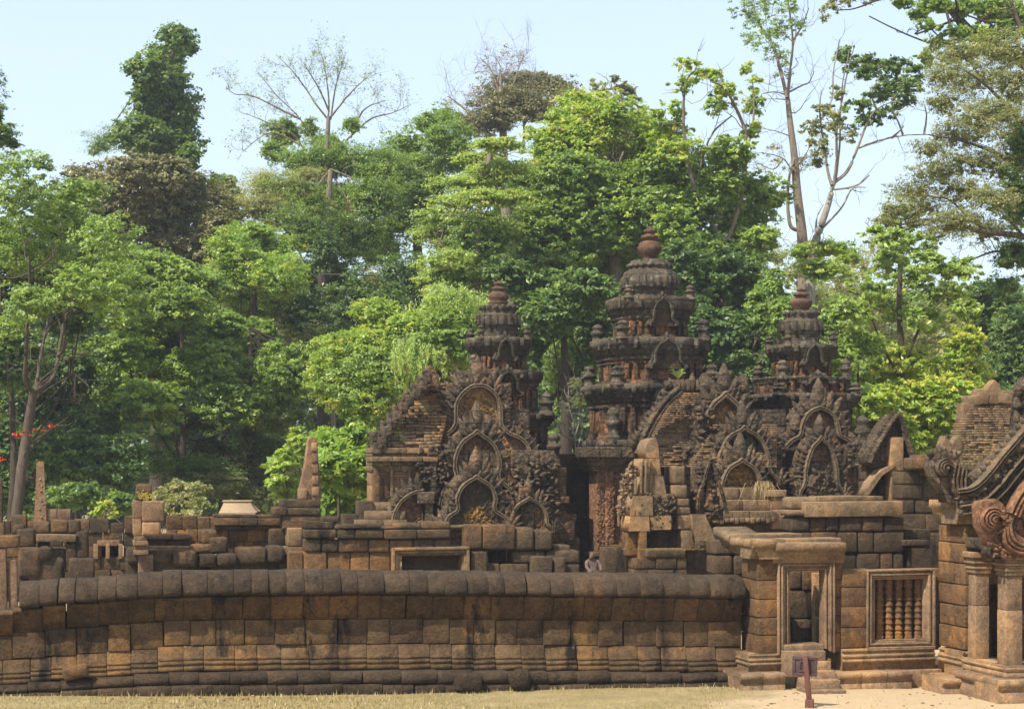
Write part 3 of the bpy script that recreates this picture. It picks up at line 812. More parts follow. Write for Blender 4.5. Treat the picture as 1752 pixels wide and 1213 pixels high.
cpr = [(-.02, 0), (-.02, .16), (-.06, .2), (-.06, .34), (-.09, .38), (-.09, .48), (-.17, .58), (-.2, .64), (-.2, .95), (-.15, 1)]
prof(m, gx(1290, -.2), gx(1328, -.2), [(a, z0 + (z1 - z0) * b) for a, b in cpr], .5, .01, .5)
side_mould(m, gx(1297, 0), -.12, .95, z0 + .002, z1 - .003, cpr)
nv = m.n; side_mould(m, gx(1297, 0) - .02, .97, 1.9, z0 + .02, z1 + .02, cpr)
for a in m.v[-3:]: a[:, 2] += np.clip(a[:, 1] - .9, 0, None) * .16
blk(m, G, 1325, 1440, 921, 930, .25, .5, .02, 1); blk(m, G, 1252, 1372, 913, 924, .9, .6, .02, 1)
m.build('lintel_cornice', 'sand', gate, rough=.016, rs=3)
# window with turned balusters
win = MB()
frame_mould(win, (1484, 1601), (974, 1109), -.05, (1497, 1581), (991, 1093), [0, .05, .02, .09, .13])
win = win.build('window', 'pale', gate, rough=.008)
for i, px in enumerate((1504.5, 1520.5, 1537, 1553.5, 1570)):
    m = MB(); z0, z1 = gzz(px, 1092, .22), gzz(px, 991, .22); r = 7.4 * G.m(); pr = []
    pts = [(1, 0), (1, .05), (.8, .06), (.95, .085), (.95, .11), (.72, .13)]
    for k in range(7):
        b = .14 + k * .102
        pts += [(.74, b), (1.0, b + .014), (1.0, b + .03), (.84, b + .038), (.92, b + .05), (.74, b + .06)]
    pts += [(.76, .86), (1, .88), (1, .93), (.9, .94), (.9, 1)]
    lathe(m, gx(px, .22), .22, [(a * r, z0 + (z1 - z0) * b) for a, b in pts], 14, rnd.uniform(.55, .9))
    m.build('baluster', 'gold' if False else 'orange', win, rough=.004)
# porch columns
def column(x, y, w, py_b, py_t, label=None):
    pxc = G.px(x + w / 2, y); z0, z1 = gzz(pxc, py_b, y), gzz(pxc, py_t, y); h = z1 - z0
    m = MB(); rbox(m, x, x + w, y, y + w, z0, z0 + h * .50, .014, 2, .75); rbox(m, x + .006, x + w - .006, y + .006, y + w - .006, z0 + h * .502, z0 + h * .80, .014, 2, .2)
    c = m.build('column', 'pale', gate, rough=.01)
    m = MB()
    for a, b, e in ((.80, .84, .02), (.84, .865, .04), (.865, .89, .025), (.89, .915, .055), (.915, .945, .03), (.945, 1.0, .075)):
        rbox(m, x - e, x + w + e, y - e, y + w + e, z0 + h * a, z0 + h * b - .002, .012, 1)
    m.build('capital', 'sand', c, rough=.008)
column(xpl + .03, -1.36, .29, 1128, 944)
column(xpl + .03, -2.5, .33, 1142, 946)
column(xpl + 2.0, -2.5, .33, 1142, 946)
m = MB()  # pedestal wall of the porch
side_mould(m, xpl + .0, -2.58, -1.02, gzz(1714, 1163, -2.6), gzz(1714, 1139, -2.5), [(-.05, 0), (-.05, .5), (-.02, .55), (-.07, .68), (-.07, .85), (-.02, .9), (-.04, 1)], .45)
prof(m, xpl - .05, xpl + 2.7, [(-2.54 + a, gzz(1714, 1163, -2.6) + (gzz(1714, 1139, -2.5) - gzz(1714, 1163, -2.6)) * b) for a, b in [(-.05, 0), (-.05, .5), (-.02, .55), (-.07, .68), (-.07, .85), (-.02, .9), (-.04, 1)]], None, .006, -2.1)
m.build('porch_pedestal', 'pale', gate, rough=.012)
m = MB()  # architrave
zz = gzz(1714, 944, -2.5)
rbox(m, xpl + .0, xpl + .36, -2.52, -1.02, zz + .004, zz + .2, .02, 2); rbox(m, xpl + .37, xpl + 2.6, -2.50, -2.15, zz + .004, zz + .2, .02, 2)
m.build('architrave', 'carved', gate, rough=.015)
# broad pediments sweeping up out of the frame, with rearing scrolls at their feet
def lathe_disc(m, cx, cz, y, r, t):
    n = 14; V = []
    for rr, yy in ((r, y + t), (r, y), (r * .75, y - .03), (r * .3, y - .045)):
        for k in range(n): V.append((cx + rr * math.cos(k / n * 6.283), yy, cz + rr * math.sin(k / n * 6.283)))
    F = [(i * n + j, i * n + (j + 1) % n, (i + 1) * n + (j + 1) % n, (i + 1) * n + j) for i in range(3) for j in range(n)]
    m.add(V, np.array(F)); m.add(V[-n:], [tuple(range(n))])
def rosette(m, px, py, y, r):
    cx, cz = gx(px, y), gzz(px, py, y)
    rbox(m, cx - r, cx + r, y - .01, y + .1, cz - r, cz + r, .02, 1)
    for k in range(8):
        a = k * math.pi / 4; leafpiece(m, cx, y - .02, cz, a, r * .9, r * .62, .05)
    lathe_disc(m, cx, cz, y - .05, r * .25, .05)
ped = MB()
yb = -1.06
slab(ped, poly(G, [(1640, 858), (1650, 836), (1690, 800), (1752, 735), (1800, 690), (1850, 655), (1900, 690), (1948, 735), (2010, 800), (2050, 836), (2060, 858), (2040, 900), (1660, 900)], yb), yb + .12, yb + .5)
ped = ped.build('pediment', 'carved', gate, rough=.012)
m = MB()
ctr = [(1612, 838), (1634, 846), (1660, 840), (1688, 816), (1720, 776), (1755, 736), (1800, 692), (1850, 655)]
ctr += [(3700 - a, b) for a, b in ctr[-2:0:-1]]
def off(pts, d):
    p = np.array(pts, float); t = np.gradient(p, axis=0); t /= np.linalg.norm(t, axis=1, keepdims=True)
    return [(a + t_[1] * d, b - t_[0] * d) for (a, b), t_ in zip(p, t)]
for d, w, t in ((-6, 10, .24), (3, 4, .16), (12, 12, .10), (21, 5, .20), (28, 4, .12), (35, 7, .17)):
    sweep(m, spline(poly(G, off(ctr[1:], -d), yb), 5), yb, w * .0112, t, None, w > 8)
for k, (px, py) in enumerate(((1683, 836), (1704, 816), (1726, 790), (1747, 764))): rosette(m, px, py, yb - .14, .10 if k % 2 else .06)
for i, p in enumerate(spline(np.array(off(ctr[1:], 8)), 8)):
    if i % 2: leafpiece(m, gx(p[0], yb), yb - .02, gzz(p[0], p[1], yb), -.55 + rnd.uniform(-.3, .3), .16, .10, .06)
for d in (-7, -16, -32):
    for p in spline(np.array(off(ctr[1:], d)), 9): leafpiece(m, gx(p[0], yb), yb - .12, gzz(p[0], p[1], yb), rnd.uniform(-2, 2), .08, .055, .04)
m.build('naga_band', 'band', ped, rough=.014, rs=5)
m = MB()   # upright scroll at the foot: crested slab, round curl and fluted neck
def curl(m, cx, cy, r, y, n=3):
    X0, Z0 = gx(cx, y), gzz(cx, cy, y); u = G.m(cx, y)
    for i in range(n):
        rr = r * u * (1 - i * .26); a = np.linspace(-2.9, 1.6 - i * .3, 22)
        sweep(m, np.stack([X0 + rr * np.sin(a), Z0 + rr * np.cos(a)], 1), y - .03 - .03 * i, r * u * .20, .09, None, False)
    lathe_disc(m, X0, Z0, y - .13, r * u * .32, .2)
slab(m, poly(G, [(1599, 782), (1606, 774), (1622, 772), (1636, 777), (1646, 796), (1650, 826), (1672, 844), (1668, 860), (1622, 860), (1614, 836), (1602, 820), (1597, 800)], yb), yb + .02, yb + .38)
curl(m, 1614, 800, 15, yb)
for d in (0, 7, 14, 21): sweep(m, spline(poly(G, [(1630 + d * .9, 790 + d * .7), (1626 + d, 822 + d * .2), (1634 + d * .8, 848 - d * .1), (1652 + d * .2, 858 - d * .6)], yb), 5), yb - .02, .065, .11, None, False)
for k in range(7): leafpiece(m, gx(1599 + k * 7, yb), yb + .1, gzz(1599 + k * 7, 780 - (5 if 1 < k < 5 else 0), yb), -.6 + k * .22, .15, .10, .08)
m.build('naga_scroll', 'carved', ped, rough=.014, rs=5)
m = MB()   # tall crest leaf at the right edge
yc = yb + .55
slab(m, poly(G, [(1742, 760), (1743, 720), (1747, 680), (1756, 646), (1770, 640), (1790, 690), (1790, 770)], yc), yc, yc + .35)
for k in range(12): leafpiece(m, gx(1745 + (k % 3) * 12, yc), yc - .02, gzz(1750, 750 - k * 8, yc), -.3 + .2 * (k % 3), .28, .18, .08)
m.build('crest_leaf', 'carved', ped, rough=.02)
yf = -2.6
pf = MB()
slab(pf, poly(G, [(1700, 956), (1700, 918), (1738, 905), (1752, 866), (1790, 805), (1870, 755), (1950, 805), (1988, 866), (2002, 905), (2040, 956)], yf), yf + .12, yf + .45)
pf = pf.build('front_pediment', 'carved', gate, rough=.012)
m = MB()
slab(m, poly(G, [(1677, 866), (1681, 857), (1704, 853), (1716, 860), (1728, 880), (1732, 906), (1752, 920), (1775, 920), (1775, 955), (1712, 953), (1694, 925), (1680, 900)], yf), yf + .02, yf + .34)
curl(m, 1696, 888, 20, yf, 4)
for d in (0, 8, 16): sweep(m, spline(poly(G, [(1724 - d * .6, 896 + d * .5), (1728 - d * .7, 918 + d * .7), (1745 - d * .4, 932 + d * .8), (1785, 930 + d * .9)], yf), 5), yf - .03, .075, .10, None, False)
relief(m, poly(G, [(1700, 950), (1694, 925), (1715, 915), (1735, 935), (1770, 938), (1770, 954)], yf), yf, .07, .10, .05, .8)
for d in (0, 7, 15): sweep(m, spline(poly(G, off([(1738, 884), (1750, 860), (1775, 826), (1805, 798), (1870, 760), (1935, 798), (1965, 826), (1990, 860), (2002, 884)], d), yf), 5), yf, .07, .14, None, False)
relief(m, poly(G, [(1738, 915), (1740, 905), (1752, 876), (1790, 850), (1800, 915)], yf), yf + .1, .08, .12, .06, .9)
relief(m, poly(G, [(1712, 865), (1726, 884), (1730, 908), (1712, 918), (1700, 908), (1716, 890)], yf), yf - .06, .06, .08, .04, .8)
m.build('naga_scroll', 'red', pf, rough=.016, rs=5)
# steps up to the door
zs = [1187, 1170, 1153, 1138, 1125, 1111]
bx = [(1396, 1449), (1396, 1441), (1396, 1431), (1396, 1419), (1345, 1410)]
for i, (a, b, t0, t1, y, d) in enumerate(((1384, 1449, 1181, 1192, -1.05, .6), (1384, 1438, 1163, 1192, -.80, .7), (1384, 1430, 1147, 1180, -.60, .6), (1384, 1421, 1131, 1160, -.42, .5), (1343, 1412, 1113, 1158, -.26, .5))):
    m = MB(); blk(m, G, a, b, t0, t1, y, d, .018, 2); m.build('step', 'pale', gate, rough=.014)
m = MB(); blk(m, G, 1342, 1409, 1102, 1114, -.12, .45, .015, 2); m.build('door_sill', 'pale', gate, rough=.012)

# ------------------------------------------------------------------ sign with its back to us
S = Frame(1385, 30.25, -14)
sg = S.empty('sign_post', 'reddish brown wooden sign seen from behind, standing on the sand before the doorway', 'sign')
sx = S.x(1385); gzs = float(gz(5.2, 30.0)) - .1
m = MB()
w = .075
zt = S.z(1376, 1121); zb = S.z(1385, 1200)
rbox(m, sx - .045, sx + .045, -.045, .045, S.z(1385, 1203), zt, .008, 1, shx=-.075)
m.build('post', 'paint', sg)
m = MB(); rbox(m, sx - .075, sx + .075, -.07, .07, gzs - .2, S.z(1385, 1196), .012, 1); m.build('post_base', 'paint', sg)
m = MB(); cxs = S.x(1377, .06); cz = S.z(1376, 1140); hw, hh = .215, .165
rbox(m, cxs - hw, cxs + hw, .055, .075, cz - hh, cz + hh, .004, 1, tilt=-.05)
b = m.build('board', 'paintd', sg)
m = MB()
for a0, a1, b0, b1 in ((-hw, hw, hh - .05, hh), (-hw, hw, -hh, -hh + .05), (-hw, -hw + .05, -hh + .05, hh - .05), (hw - .05, hw, -hh + .05, hh - .05), (-.10, .10, .07, .10), (-.10, .10, -.10, -.07), (-.10, -.07, -.07, .07), (.07, .10, -.07, .07)):
    rbox(m, cxs + a0, cxs + a1, .035, .054, cz + b0, cz + b1, .004, 1)
m.build('board_frame', 'paintd', b)

# dry lawn
def lawn():
    n = 42000; x = rng.uniform(-12, 12, n); y = rng.uniform(26.0, 33.2, n)
    # y limited to the strip in front of the wall
    k = y < 30.2 + (x + 8.9) * .2475 - .36 
    path = (x - 3.6) + (31.4 - y) * .55 + wob(np.stack([x, y, 0 * x], 1), .9)[:, 0] * .9
    k &= (path < .45) | (rng.random(n) < .04)
    x, y = x[k], y[k]; n = len(x); z = gz(x, y)
    h = rng.uniform(.02, .06, n) * (1 + 1.6 * (rng.random(n) < .5) * np.exp(-np.clip(30.2 + (x + 8.9) * .2475 - .36 - y, 0, 9) * 5)); a = rng.uniform(0, 6.28, n); lx = rng.normal(0, .02, n); ly = rng.normal(0, .02, n)
    w = .012; ux, uy = np.cos(a) * w, np.sin(a) * w
    V = np.stack([np.stack([x - ux, y - uy, z - .02], 1), np.stack([x + ux, y + uy, z - .02], 1), np.stack([x + lx, y + ly, z + h], 1)], 1).reshape(-1, 3)
    mb = MB(); mb.add(V, np.arange(3 * n).reshape(-1, 3), np.clip(rng.normal(.5, .25, n), 0, 1))
    tag(mb.build('dry_grass', 'dirtstraw'), kind='stuff')
lawn()

def pebbles():
    mb = MB()
    for _ in range(420):
        x = rnd.uniform(-11, 11); y = rnd.uniform(28.5, 33)
        if y > 30.2 + (x + 8.9) * .2475 - .40: continue
        r = rnd.uniform(.008, .028); z = float(gz(x, y))
        rbox(mb, x - r * rnd.uniform(.8, 1.6), x + r, y - r, y + r, z - r * .5, z + r * rnd.uniform(.5, 1.1), r * .4, 0, None, rnd.uniform(0, 3))
    tag(mb.build('pebbles', 'pale'), kind='stuff')
pebbles()

# ------------------------------------------------------------------ ruined inner walls behind the enclosure wall
def thing_at(px, Y, name, label, cat, group=None, deg=T):
    fr = Frame(px, Y, deg); return fr, fr.empty(name, label, cat, group)

# far left: pieces of a doorway
fr, r = thing_at(15, 32.6, 'broken_door_jamb', 'pale pink sandstone door jamb standing in the gap at the left end of the wall', 'ruin')
m = MB(); blk(m, fr, -14, 12, 938, 1100, 0, .3, .02, 2, taper=.1); blk(m, fr, 12.5, 30, 958, 1100, .05, .3, .02, 2, taper=.12); m.build('jamb', 'pink', r, rough=.015)
m = MB(); blk(m, fr, -20, 33, 917, 938, -.02, .4, .03, 2, tilt=.03); m.build('lintel', 'ruin', r, rough=.02)

fr, r = thing_at(120, 42, 'ruined_wall', 'grey tan ruined wall with two small square openings and a ragged top behind the left cluster', 'ruin')
m = MB(); courses(m, fr, -60, 240, [lambda p: 890 + 5 * math.sin(p * .13), 912, 934, 953, 975, 1030], 0, .5, 34, ragged=5, holes=[(166, 181, 934, 953), (187, 204, 934, 953)], jit=.03)
blk(m, fr, 158, 184.5, 934, 953.5, 0, .5, .01, tone=.9) if False else None
o = m.build('wall', 'ruin', r, rough=.02)
m = MB()
for a, b in ((160, 168), (181, 188), (203, 210)): blk(m, fr, a, b, 930, 956, -.06, .4, .01)
blk(m, fr, 166, 205, 924, 934, -.05, .4, .015); m.build('window_frame', 'pink', r)
m = MB(); blk(m, fr, 160, 210, 925, 1030, .62, .2, .01); m.build('shade_backing', 'dark', r)  # added dark sheet giving the two openings their inner shade by colour

fr, r = thing_at(100, 38.5, 'ruined_doorway', 'fallen doorway heap under a pale tan lintel slab at the left, blocks crumbling', 'ruin')
m = MB(); blk(m, fr, 62, 131, 914, 927, -.1, .6, .02, 2, tilt=-.02); m.build('lintel', 'sand', r, rough=.015)
m = MB()
for a in ((64, 84, 928, 975), (112, 131, 928, 965), (84, 112, 940, 975), (131, 152, 908, 955), (28, 60, 905, 935), (22, 42, 898, 912), (60, 86, 895, 913), (88, 118, 890, 912), (118, 138, 890, 912), (45, 62, 935, 972)):
    blk(m, fr, *a, rnd.uniform(-.1, .3), .5, .05, 2, tilt=rnd.uniform(-.04, .04))
m.build('jamb_block', 'ruin', r, rough=.035)
m = MB()
for a in ((30, 70, 936, 990), (48, 110, 955, 1010), (74, 108, 962, 1010), (62, 88, 935, 960), (30, 48, 945, 1010)):
    blk(m, fr, *a, -.9 + rnd.uniform(-.1, .2), .6, .10, 2, tilt=rnd.uniform(-.06, .06))
m.build('fallen_block', 'ruin', r, rough=.05)
single(fr, 'fallen_stone', 'dark square cut block sitting behind the coping below the two square openings', 'stone', 'ruin', 118, 161, 955, 1005, -1.2, .6, .05, 'fallen blocks among the ruins')
fr, r = thing_at(69, 40.5, 'boundary_pillar', 'slim tapering carved stone pillar fragment rising beside the flame tree trunk', 'pillar')
m = MB(); slab(m, poly(fr, [(58, 892), (60, 866), (61, 835), (62.5, 792), (66, 789), (74, 790), (75.5, 800), (77, 840), (79, 866), (80, 892)]), 0, .24)
relief(m, poly(fr, [(66, 888), (67, 800), (72, 800), (75, 888)]), 0, .1, .09, .03, .8)
m.build('shaft', 'pink', r, rough=.015)
m = MB(); blk(m, fr, 58, 86, 892, 935, -.05, .45, .03, 2); m.build('base', 'ruin', r, rough=.02)
m = MB(); blk(m, fr, 80.5, 98, 871, 892, .05, .3, .02); blk(m, fr, 98.4, 121, 871, 890, .05, .3, .02); m.build('side_block', 'pink', r, rough=.02)
fr, r = thing_at(0, 40, 'boundary_pillar', 'brown stone pillar cut by the left edge of the picture', 'pillar')
m = MB(); blk(m, fr, -10, 4, 818, 1000, 0, .25, .02, 2); m.build('shaft', 'ruin', r, rough=.012)
m = MB(); blk(m, fr, -16, 8, 895, 1010, -.05, .4, .03, 2); m.build('base', 'ruin', r, rough=.02)

# square pillar stub with yellow lichen
fr, r = thing_at(260, 37, 'pillar_stub', 'broken square pillar stub with a yellow lichen patch on its top stone', 'pillar')
m = MB(); blk(m, fr, 228, 245, 857, 888, .1, .5, .02, 2); blk(m, fr, 228, 243, 888, 917, .1, .5, .02, 2); blk(m, fr, 244, 282, 857, 893, -.1, .5, .04, 2); blk(m, fr, 244, 276, 893, 917, -.1, .5, .05, 2)
m.build('shaft', 'pink', r, rough=.02)
m = MB(); blk(m, fr, 233, 262, 828, 857, .1, .4, .05, 2, taper=.12); m.build('top_stone', 'ruin', r, rough=.03)
m = MB()
for k in range(60):
    a, b = rnd.gauss(249, 7), rnd.gauss(849, 3.5)
    if b < 856: leafpiece(m, fr.x(a, .1), .09, fr.z(a, b, .1), rnd.uniform(-3, 3), .045, .045, .004)
m.build('lichen_patch', 'lichen', r)
m = MB()
for i in range(4): blk(m, fr, 230 - i % 2 * 2, 252 + i % 2 * 2, 917 + i * 8, 925 + i * 8, .08 - i % 2 * .05, .5, .01)
blk(m, fr, 236, 262, 949, 1010, .2, .5, .02); m.build('base', 'pink', r, rough=.012)
# low moulded laterite wall with rounded top stones
fr, r = thing_at(390, 38.5, 'ruined_wall', 'low ruined laterite wall of orange blocks with moulded dark top course', 'ruin')
m = MB(); courses(m, fr, 285, 372, [884, 906, 930], .35, .5, 26, ragged=2); courses(m, fr, 318, 492, [905, 927, 948], .3, .5, 24)
m.build('block_courses', 'orange', r, rough=.02)
m = MB(); courses(m, fr, 366, 482, [880, 886, 899, 906], .2, .5, 36, dy=[0, -.08, 0]); m.build('top_course', 'ruin', r, rough=.02)
m = MB(); courses(m, fr, 250, 326, [913, 923, 933, 945], -.1, .6, 38, dy=[0, .06, 0]); m.build('moulded_base', 'dark', r, rough=.015)
m = MB()
px = 218
for w in (32, 46, 42, 34, 36, 52, 30):
    blk(m, fr, px, px + w - 1, 944 + rnd.uniform(-5, 4) - (6 if px > 380 else 0), 967 + rnd.uniform(-3, 3), -.9 + rnd.uniform(-.1, .1), .8, .08, 2, tilt=rnd.uniform(-.03, .03)); px += w
for a in ((345, 372, 906, 931, -.3), (326, 363, 930, 945, -.5), (360, 391, 919, 946, -.55), (462, 492, 905, 936, -.2)): blk(m, fr, a[0], a[1], a[2], a[3], a[4], .5, .06, 2)
m.build('rounded_stone', 'ruin', r, rough=.04)
m = MB(); blk(m, fr, 216, 502, 956, 1040, -.72, .6, .02); m.build('shade_footing', 'dark', r)  # dark block; shade of the gap under the stones put into its colour
fr, r = thing_at(515, 38, 'ruined_corner', 'stepped corner of stacked slabs carrying the tall pediment fragment', 'ruin')
m = MB()
for a in ((482, 549, 855, 869), (486, 549, 869, 882), (468, 492, 868, 882), (484, 549, 882, 905), (516, 560, 905, 940), (478, 500, 940, 1000), (478, 520, 960, 1010), (484, 500, 882, 905)): blk(m, fr, *a, rnd.uniform(-.05, .1), .6, .03, 2)
m.build('stacked_slab', 'ruin', r, rough=.02)
m = MB(); blk(m, fr, 492, 518, 903, 935, -.06, .5, .03, 2); blk(m, fr, 480, 520, 935, 948, -.06, .5, .03, 2); m.build('grey_block', 'sand', r, rough=.02)
fr2, r = thing_at(531, 38.2, 'pediment_fragment', 'tall tapering pink pediment fragment standing upright on the stepped corner slabs', 'ruin')
m = MB(); slab(m, poly(fr2, [(511, 855), (513, 838), (519, 812), (524, 785), (528, 752), (532, 748), (539, 748), (542, 752), (545, 790), (549, 820), (550, 855)]), 0, .32)
b = m.build('slab', 'pink', r, rough=.012)
m = MB()
for i in range(5): blk(m, fr2, 533 + i * .4, 543 + i * .8, 757 + i * 19, 772 + i * 19, -.05, .1, .015)
blk(m, fr2, 512, 526, 836, 855, -.08, .3, .02); m.build('carved_block', 'pink', b, rough=.015)

# middle stretch of inner wall
fr, r = thing_at(750, 37.5, 'ruined_wall', 'dark block wall with an empty moulded window frame below the triple fronton shrine', 'ruin')
m = MB(); courses(m, fr, 522, 772, [lambda p: 896 + 3 * math.sin(p * .09), 906, 922, 945], 0, .6, 44, dy=[.05, -.06, .02], ragged=2, b=.035)
courses(m, fr, 798, 882, [897, 940], .0, .6, 42, b=.04); blk(m, fr, 880, 914, 902, 941, .05, .6, .07, 2); blk(m, fr, 915, 945, 907, 941, .05, .6, .06, 2)
courses(m, fr, 800, 992, [941, 964, 1020], .12, .6, 44, holes=[(834, 862, 941, 1020)], b=.04); blk(m, fr, 946, 975, 932, 960, .2, .5, .04)
blk(m, fr, 910, 945, 951, 1010, -.15, .3, .04, 2); blk(m, fr, 947, 968, 953, 1010, -.1, .3, .05, 2); blk(m, fr, 806, 834, 944, 1010, -.02, .3, .03)
m.build('block_courses', 'ruin', r, rough=.022)
m = MB(); courses(m, fr, 495, 668, [944, 1010], .06, .6, 32, b=.03); m.build('orange_course', 'orange', r, rough=.02)
m = MB(); blk(m, fr, 690, 795, 945, 1010, .40, .2, .01); blk(m, fr, 830, 866, 940, 1010, .6, .2, .01); m.build('shade_fill', 'dark', r)  # dark sheets behind the empty window and the gap; shade given by colour
m = MB()
for i, (e, d) in enumerate(((0, -.1), (5, -.04), (9, .02))):
    blk(m, fr, 671 + e, 804 - e, 936 + e, 941 + e, d, .4, .01, 1); blk(m, fr, 671 + e, 676 + e, 941 + e, 1010, d, .4, .01, 1); blk(m, fr, 799 - e, 804 - e, 941 + e, 1010, d, .4, .01, 1)
wf = m.build('window_frame', 'sand', r, rough=.01)
single(fr, 'fallen_stone', 'rough grey brown block perched on the wall top left of the shrine fronton', 'stone', 'ruin', 552, 582, 884, 897, .1, .4, .05, 'fallen blocks among the ruins')
single(fr, 'fallen_stone', 'thin broken slab lying along the wall top under the shrine side fronton', 'stone', 'ruin', 588, 652, 897, 904, -.1, .4, .02, 'fallen blocks among the ruins', tilt=.02)

# dark block wall behind the gatehouse
fr, r = thing_at(1480, 36.0, 'block_wall', 'tall wall of dark squared laterite blocks rising behind the gatehouse doorway', 'stone wall')
m = MB(); courses(m, fr, 1352, 1548, [884, 910, 946, 976, 1010, 1060], 0, .6, 33, b=.04, n=2, jit=.025); courses(m, fr, 1224, 1352, [925, 950, 985, 1020, 1060], .3, .6, 33, b=.05, n=2, jit=.03)
courses(m, fr, 1548, 1592, [905, 925, 938], .25, .5, 24); courses(m, fr, 1300, 1470, [1060, 1110, 1160], -.1, .5, 36, b=.04, n=2)
m.build('block_courses', 'ruin', r, rough=.025)
m = MB(); blk(m, fr, 1378, 1546, 858, 884, -.08, .7, .02, 2); blk(m, fr, 1350, 1380, 872, 882, -.05, .5, .04, 2); blk(m, fr, 1400, 1512, 849, 858, .1, .5, .015, 2); blk(m, fr, 1352, 1402, 850, 872, .1, .5, .07, 2)
m.build('top_slab', 'sand', r, rough=.03, rs=2)
m = MB(); blk(m, fr, 1540, 1620, 915, 1100, 1.3, .3, .01); m.build('shade_fill', 'dark', r)  # added dark fill behind the opening, coloured as the interior's shade
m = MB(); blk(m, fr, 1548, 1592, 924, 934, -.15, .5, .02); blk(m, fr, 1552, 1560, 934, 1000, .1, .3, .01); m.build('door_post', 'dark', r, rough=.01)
m = MB(); blk(m, fr, 1395, 1412, 980, 1060, -.5, .2, .01); blk(m, fr, 1396, 1409, 1056, 1130, -.6, .25, .03, 2); m.build('inner_post', 'sand', r, rough=.012)
# ruined gable with prop post
fr, r = thing_at(1525, 41, 'ruined_gable', 'pointed ruined gable shored up by a straight stone post, strut leaning on its left', 'ruin')
m = MB(); slab(m, poly(fr, [(1484, 790), (1490, 768), (1505, 744), (1520, 722), (1532, 711), (1541, 722), (1548, 745), (1560, 775), (1566, 792), (1558, 792), (1548, 768), (1545, 790), (1500, 800)]), .15, .6); m.build('gable_wall', 'carved', r, rough=.03)
m = MB()
for q in ([(1532, 710), (1542, 728), (1549, 752), (1558, 778), (1568, 796)], [(1532, 710), (1520, 726), (1506, 748), (1494, 770), (1486, 792)]):
    sweep(m, spline(poly(fr, q, .05), 6), .05, .11, .16, None, False)
    for p in spline(np.array(q), 4)[1:]: leafpiece(m, fr.x(p[0], .05), .02, fr.z(p[0], p[1], .05), (.6 if q[1][0] > 1532 else -.6) + rnd.uniform(-.3, .3), .16, .10, .06)
m.build('gable_edge', 'carved', r, rough=.02)
m = MB(); blk(m, fr, 1524, 1546, 748, 870, -.05, .28, .012, 2); m.build('post', 'sand', r, rough=.008)
m = MB(); q = poly(fr, [(1474, 850), (1484, 846), (1506, 814), (1526, 800), (1528, 794), (1505, 804), (1488, 824)]); slab(m, q, -.1, .3); m.build('strut', 'sand', r, rough=.01)
m = MB(); courses(m, fr, 1482, 1550, [795, 822, 850, 900], .35, .5, 26, b=.04); m.build('lower_courses', 'dark', r, rough=.025)
fr, r = thing_at(1590, 40, 'ruined_wall', 'grey broken wall of uneven blocks between the pointed gable and the porch scroll', 'ruin')
m = MB(); courses(m, fr, 1545, 1640, [lambda p: np.interp(p, [1545, 1560, 1590, 1640], [800, 806, 780, 780]), 805, 830, 855, 880, 910, 950], .2, .6, 30, b=.045, ragged=4, n=2, jit=.04)
for a in ((1560, 1590, 783, 802), (1585, 1612, 790, 815)): blk(m, fr, *a, -.1, .4, .03, 2)
m.build('block_courses', 'ruin', r, rough=.03)

# steep brick roof behind the porch
fr, r = thing_at(1690, 42, 'brick_roofed_hall', 'hall with a steep brown brick vault roof and broken ridge stones behind the porch scroll', 'temple building')
def brickroof(m, fr, rows, n, bw=9, dep=.5, jj=.04):
    py = np.linspace(rows[0][0], rows[-1][0], n + 1); R = np.array(rows, float)
    for i in range(n):
        a = py[i]; l, q, y = (np.interp(a, R[:, 0], R[:, k]) for k in (1, 2, 3))
        px = l + rnd.uniform(-1.5, 1.5)
        while px < q - 1:
            w = bw * rnd.uniform(.6, 1.7); e = min(px + w, q)
            yy = y + rnd.uniform(-jj, jj)
            blk(m, fr, px, e - .3, a, py[i + 1] - .5, yy + (.05 if rnd.random() < .12 else 0), dep, .010, 0); px = e
m = MB(); brickroof(m, fr, [(690, 1662, 1752, .9), (720, 1650, 1760, .55), (760, 1634, 1775, .2), (796, 1622, 1785, 0)], 26, 10); ro = m.build('brick_roof', 'brick', r, rough=.012)
m = MB()
for a in ((1648, 1668, 690, 722), (1658, 1682, 676, 694), (1674, 1694, 666, 692), (1694, 1710, 670, 692), (1708, 1738, 668, 691), (1736, 1756, 676, 700)): blk(m, fr, *a, .8, .4, .03, 2, tilt=rnd.uniform(-.1, .1))
slab(m, poly(fr, [(1686, 676), (1692, 662), (1702, 649), (1711, 660), (1717, 676)], .8), .8, 1.1); slab(m, poly(fr, [(1612, 762), (1618, 745), (1630, 762), (1634, 752), (1642, 743), (1646, 765), (1640, 790), (1614, 790)], .1), .1, .4)
m.build('ridge_stone', 'sand', ro, rough=.025)
m = MB()
for i, (a, b, d) in enumerate(((796, 803, -.1), (803, 812, -.02), (812, 822, -.14), (822, 832, .02))): courses(m, fr, 1630, 1790, [a, b], d, .5, 40, b=.01)
m.build('cornice', 'carved', r, rough=.02)
m = MB(); courses(m, fr, 1634, 1790, [832, 860, 890, 930, 1000], .1, .5, 36); m.build('wall', 'dark', r, rough=.02)

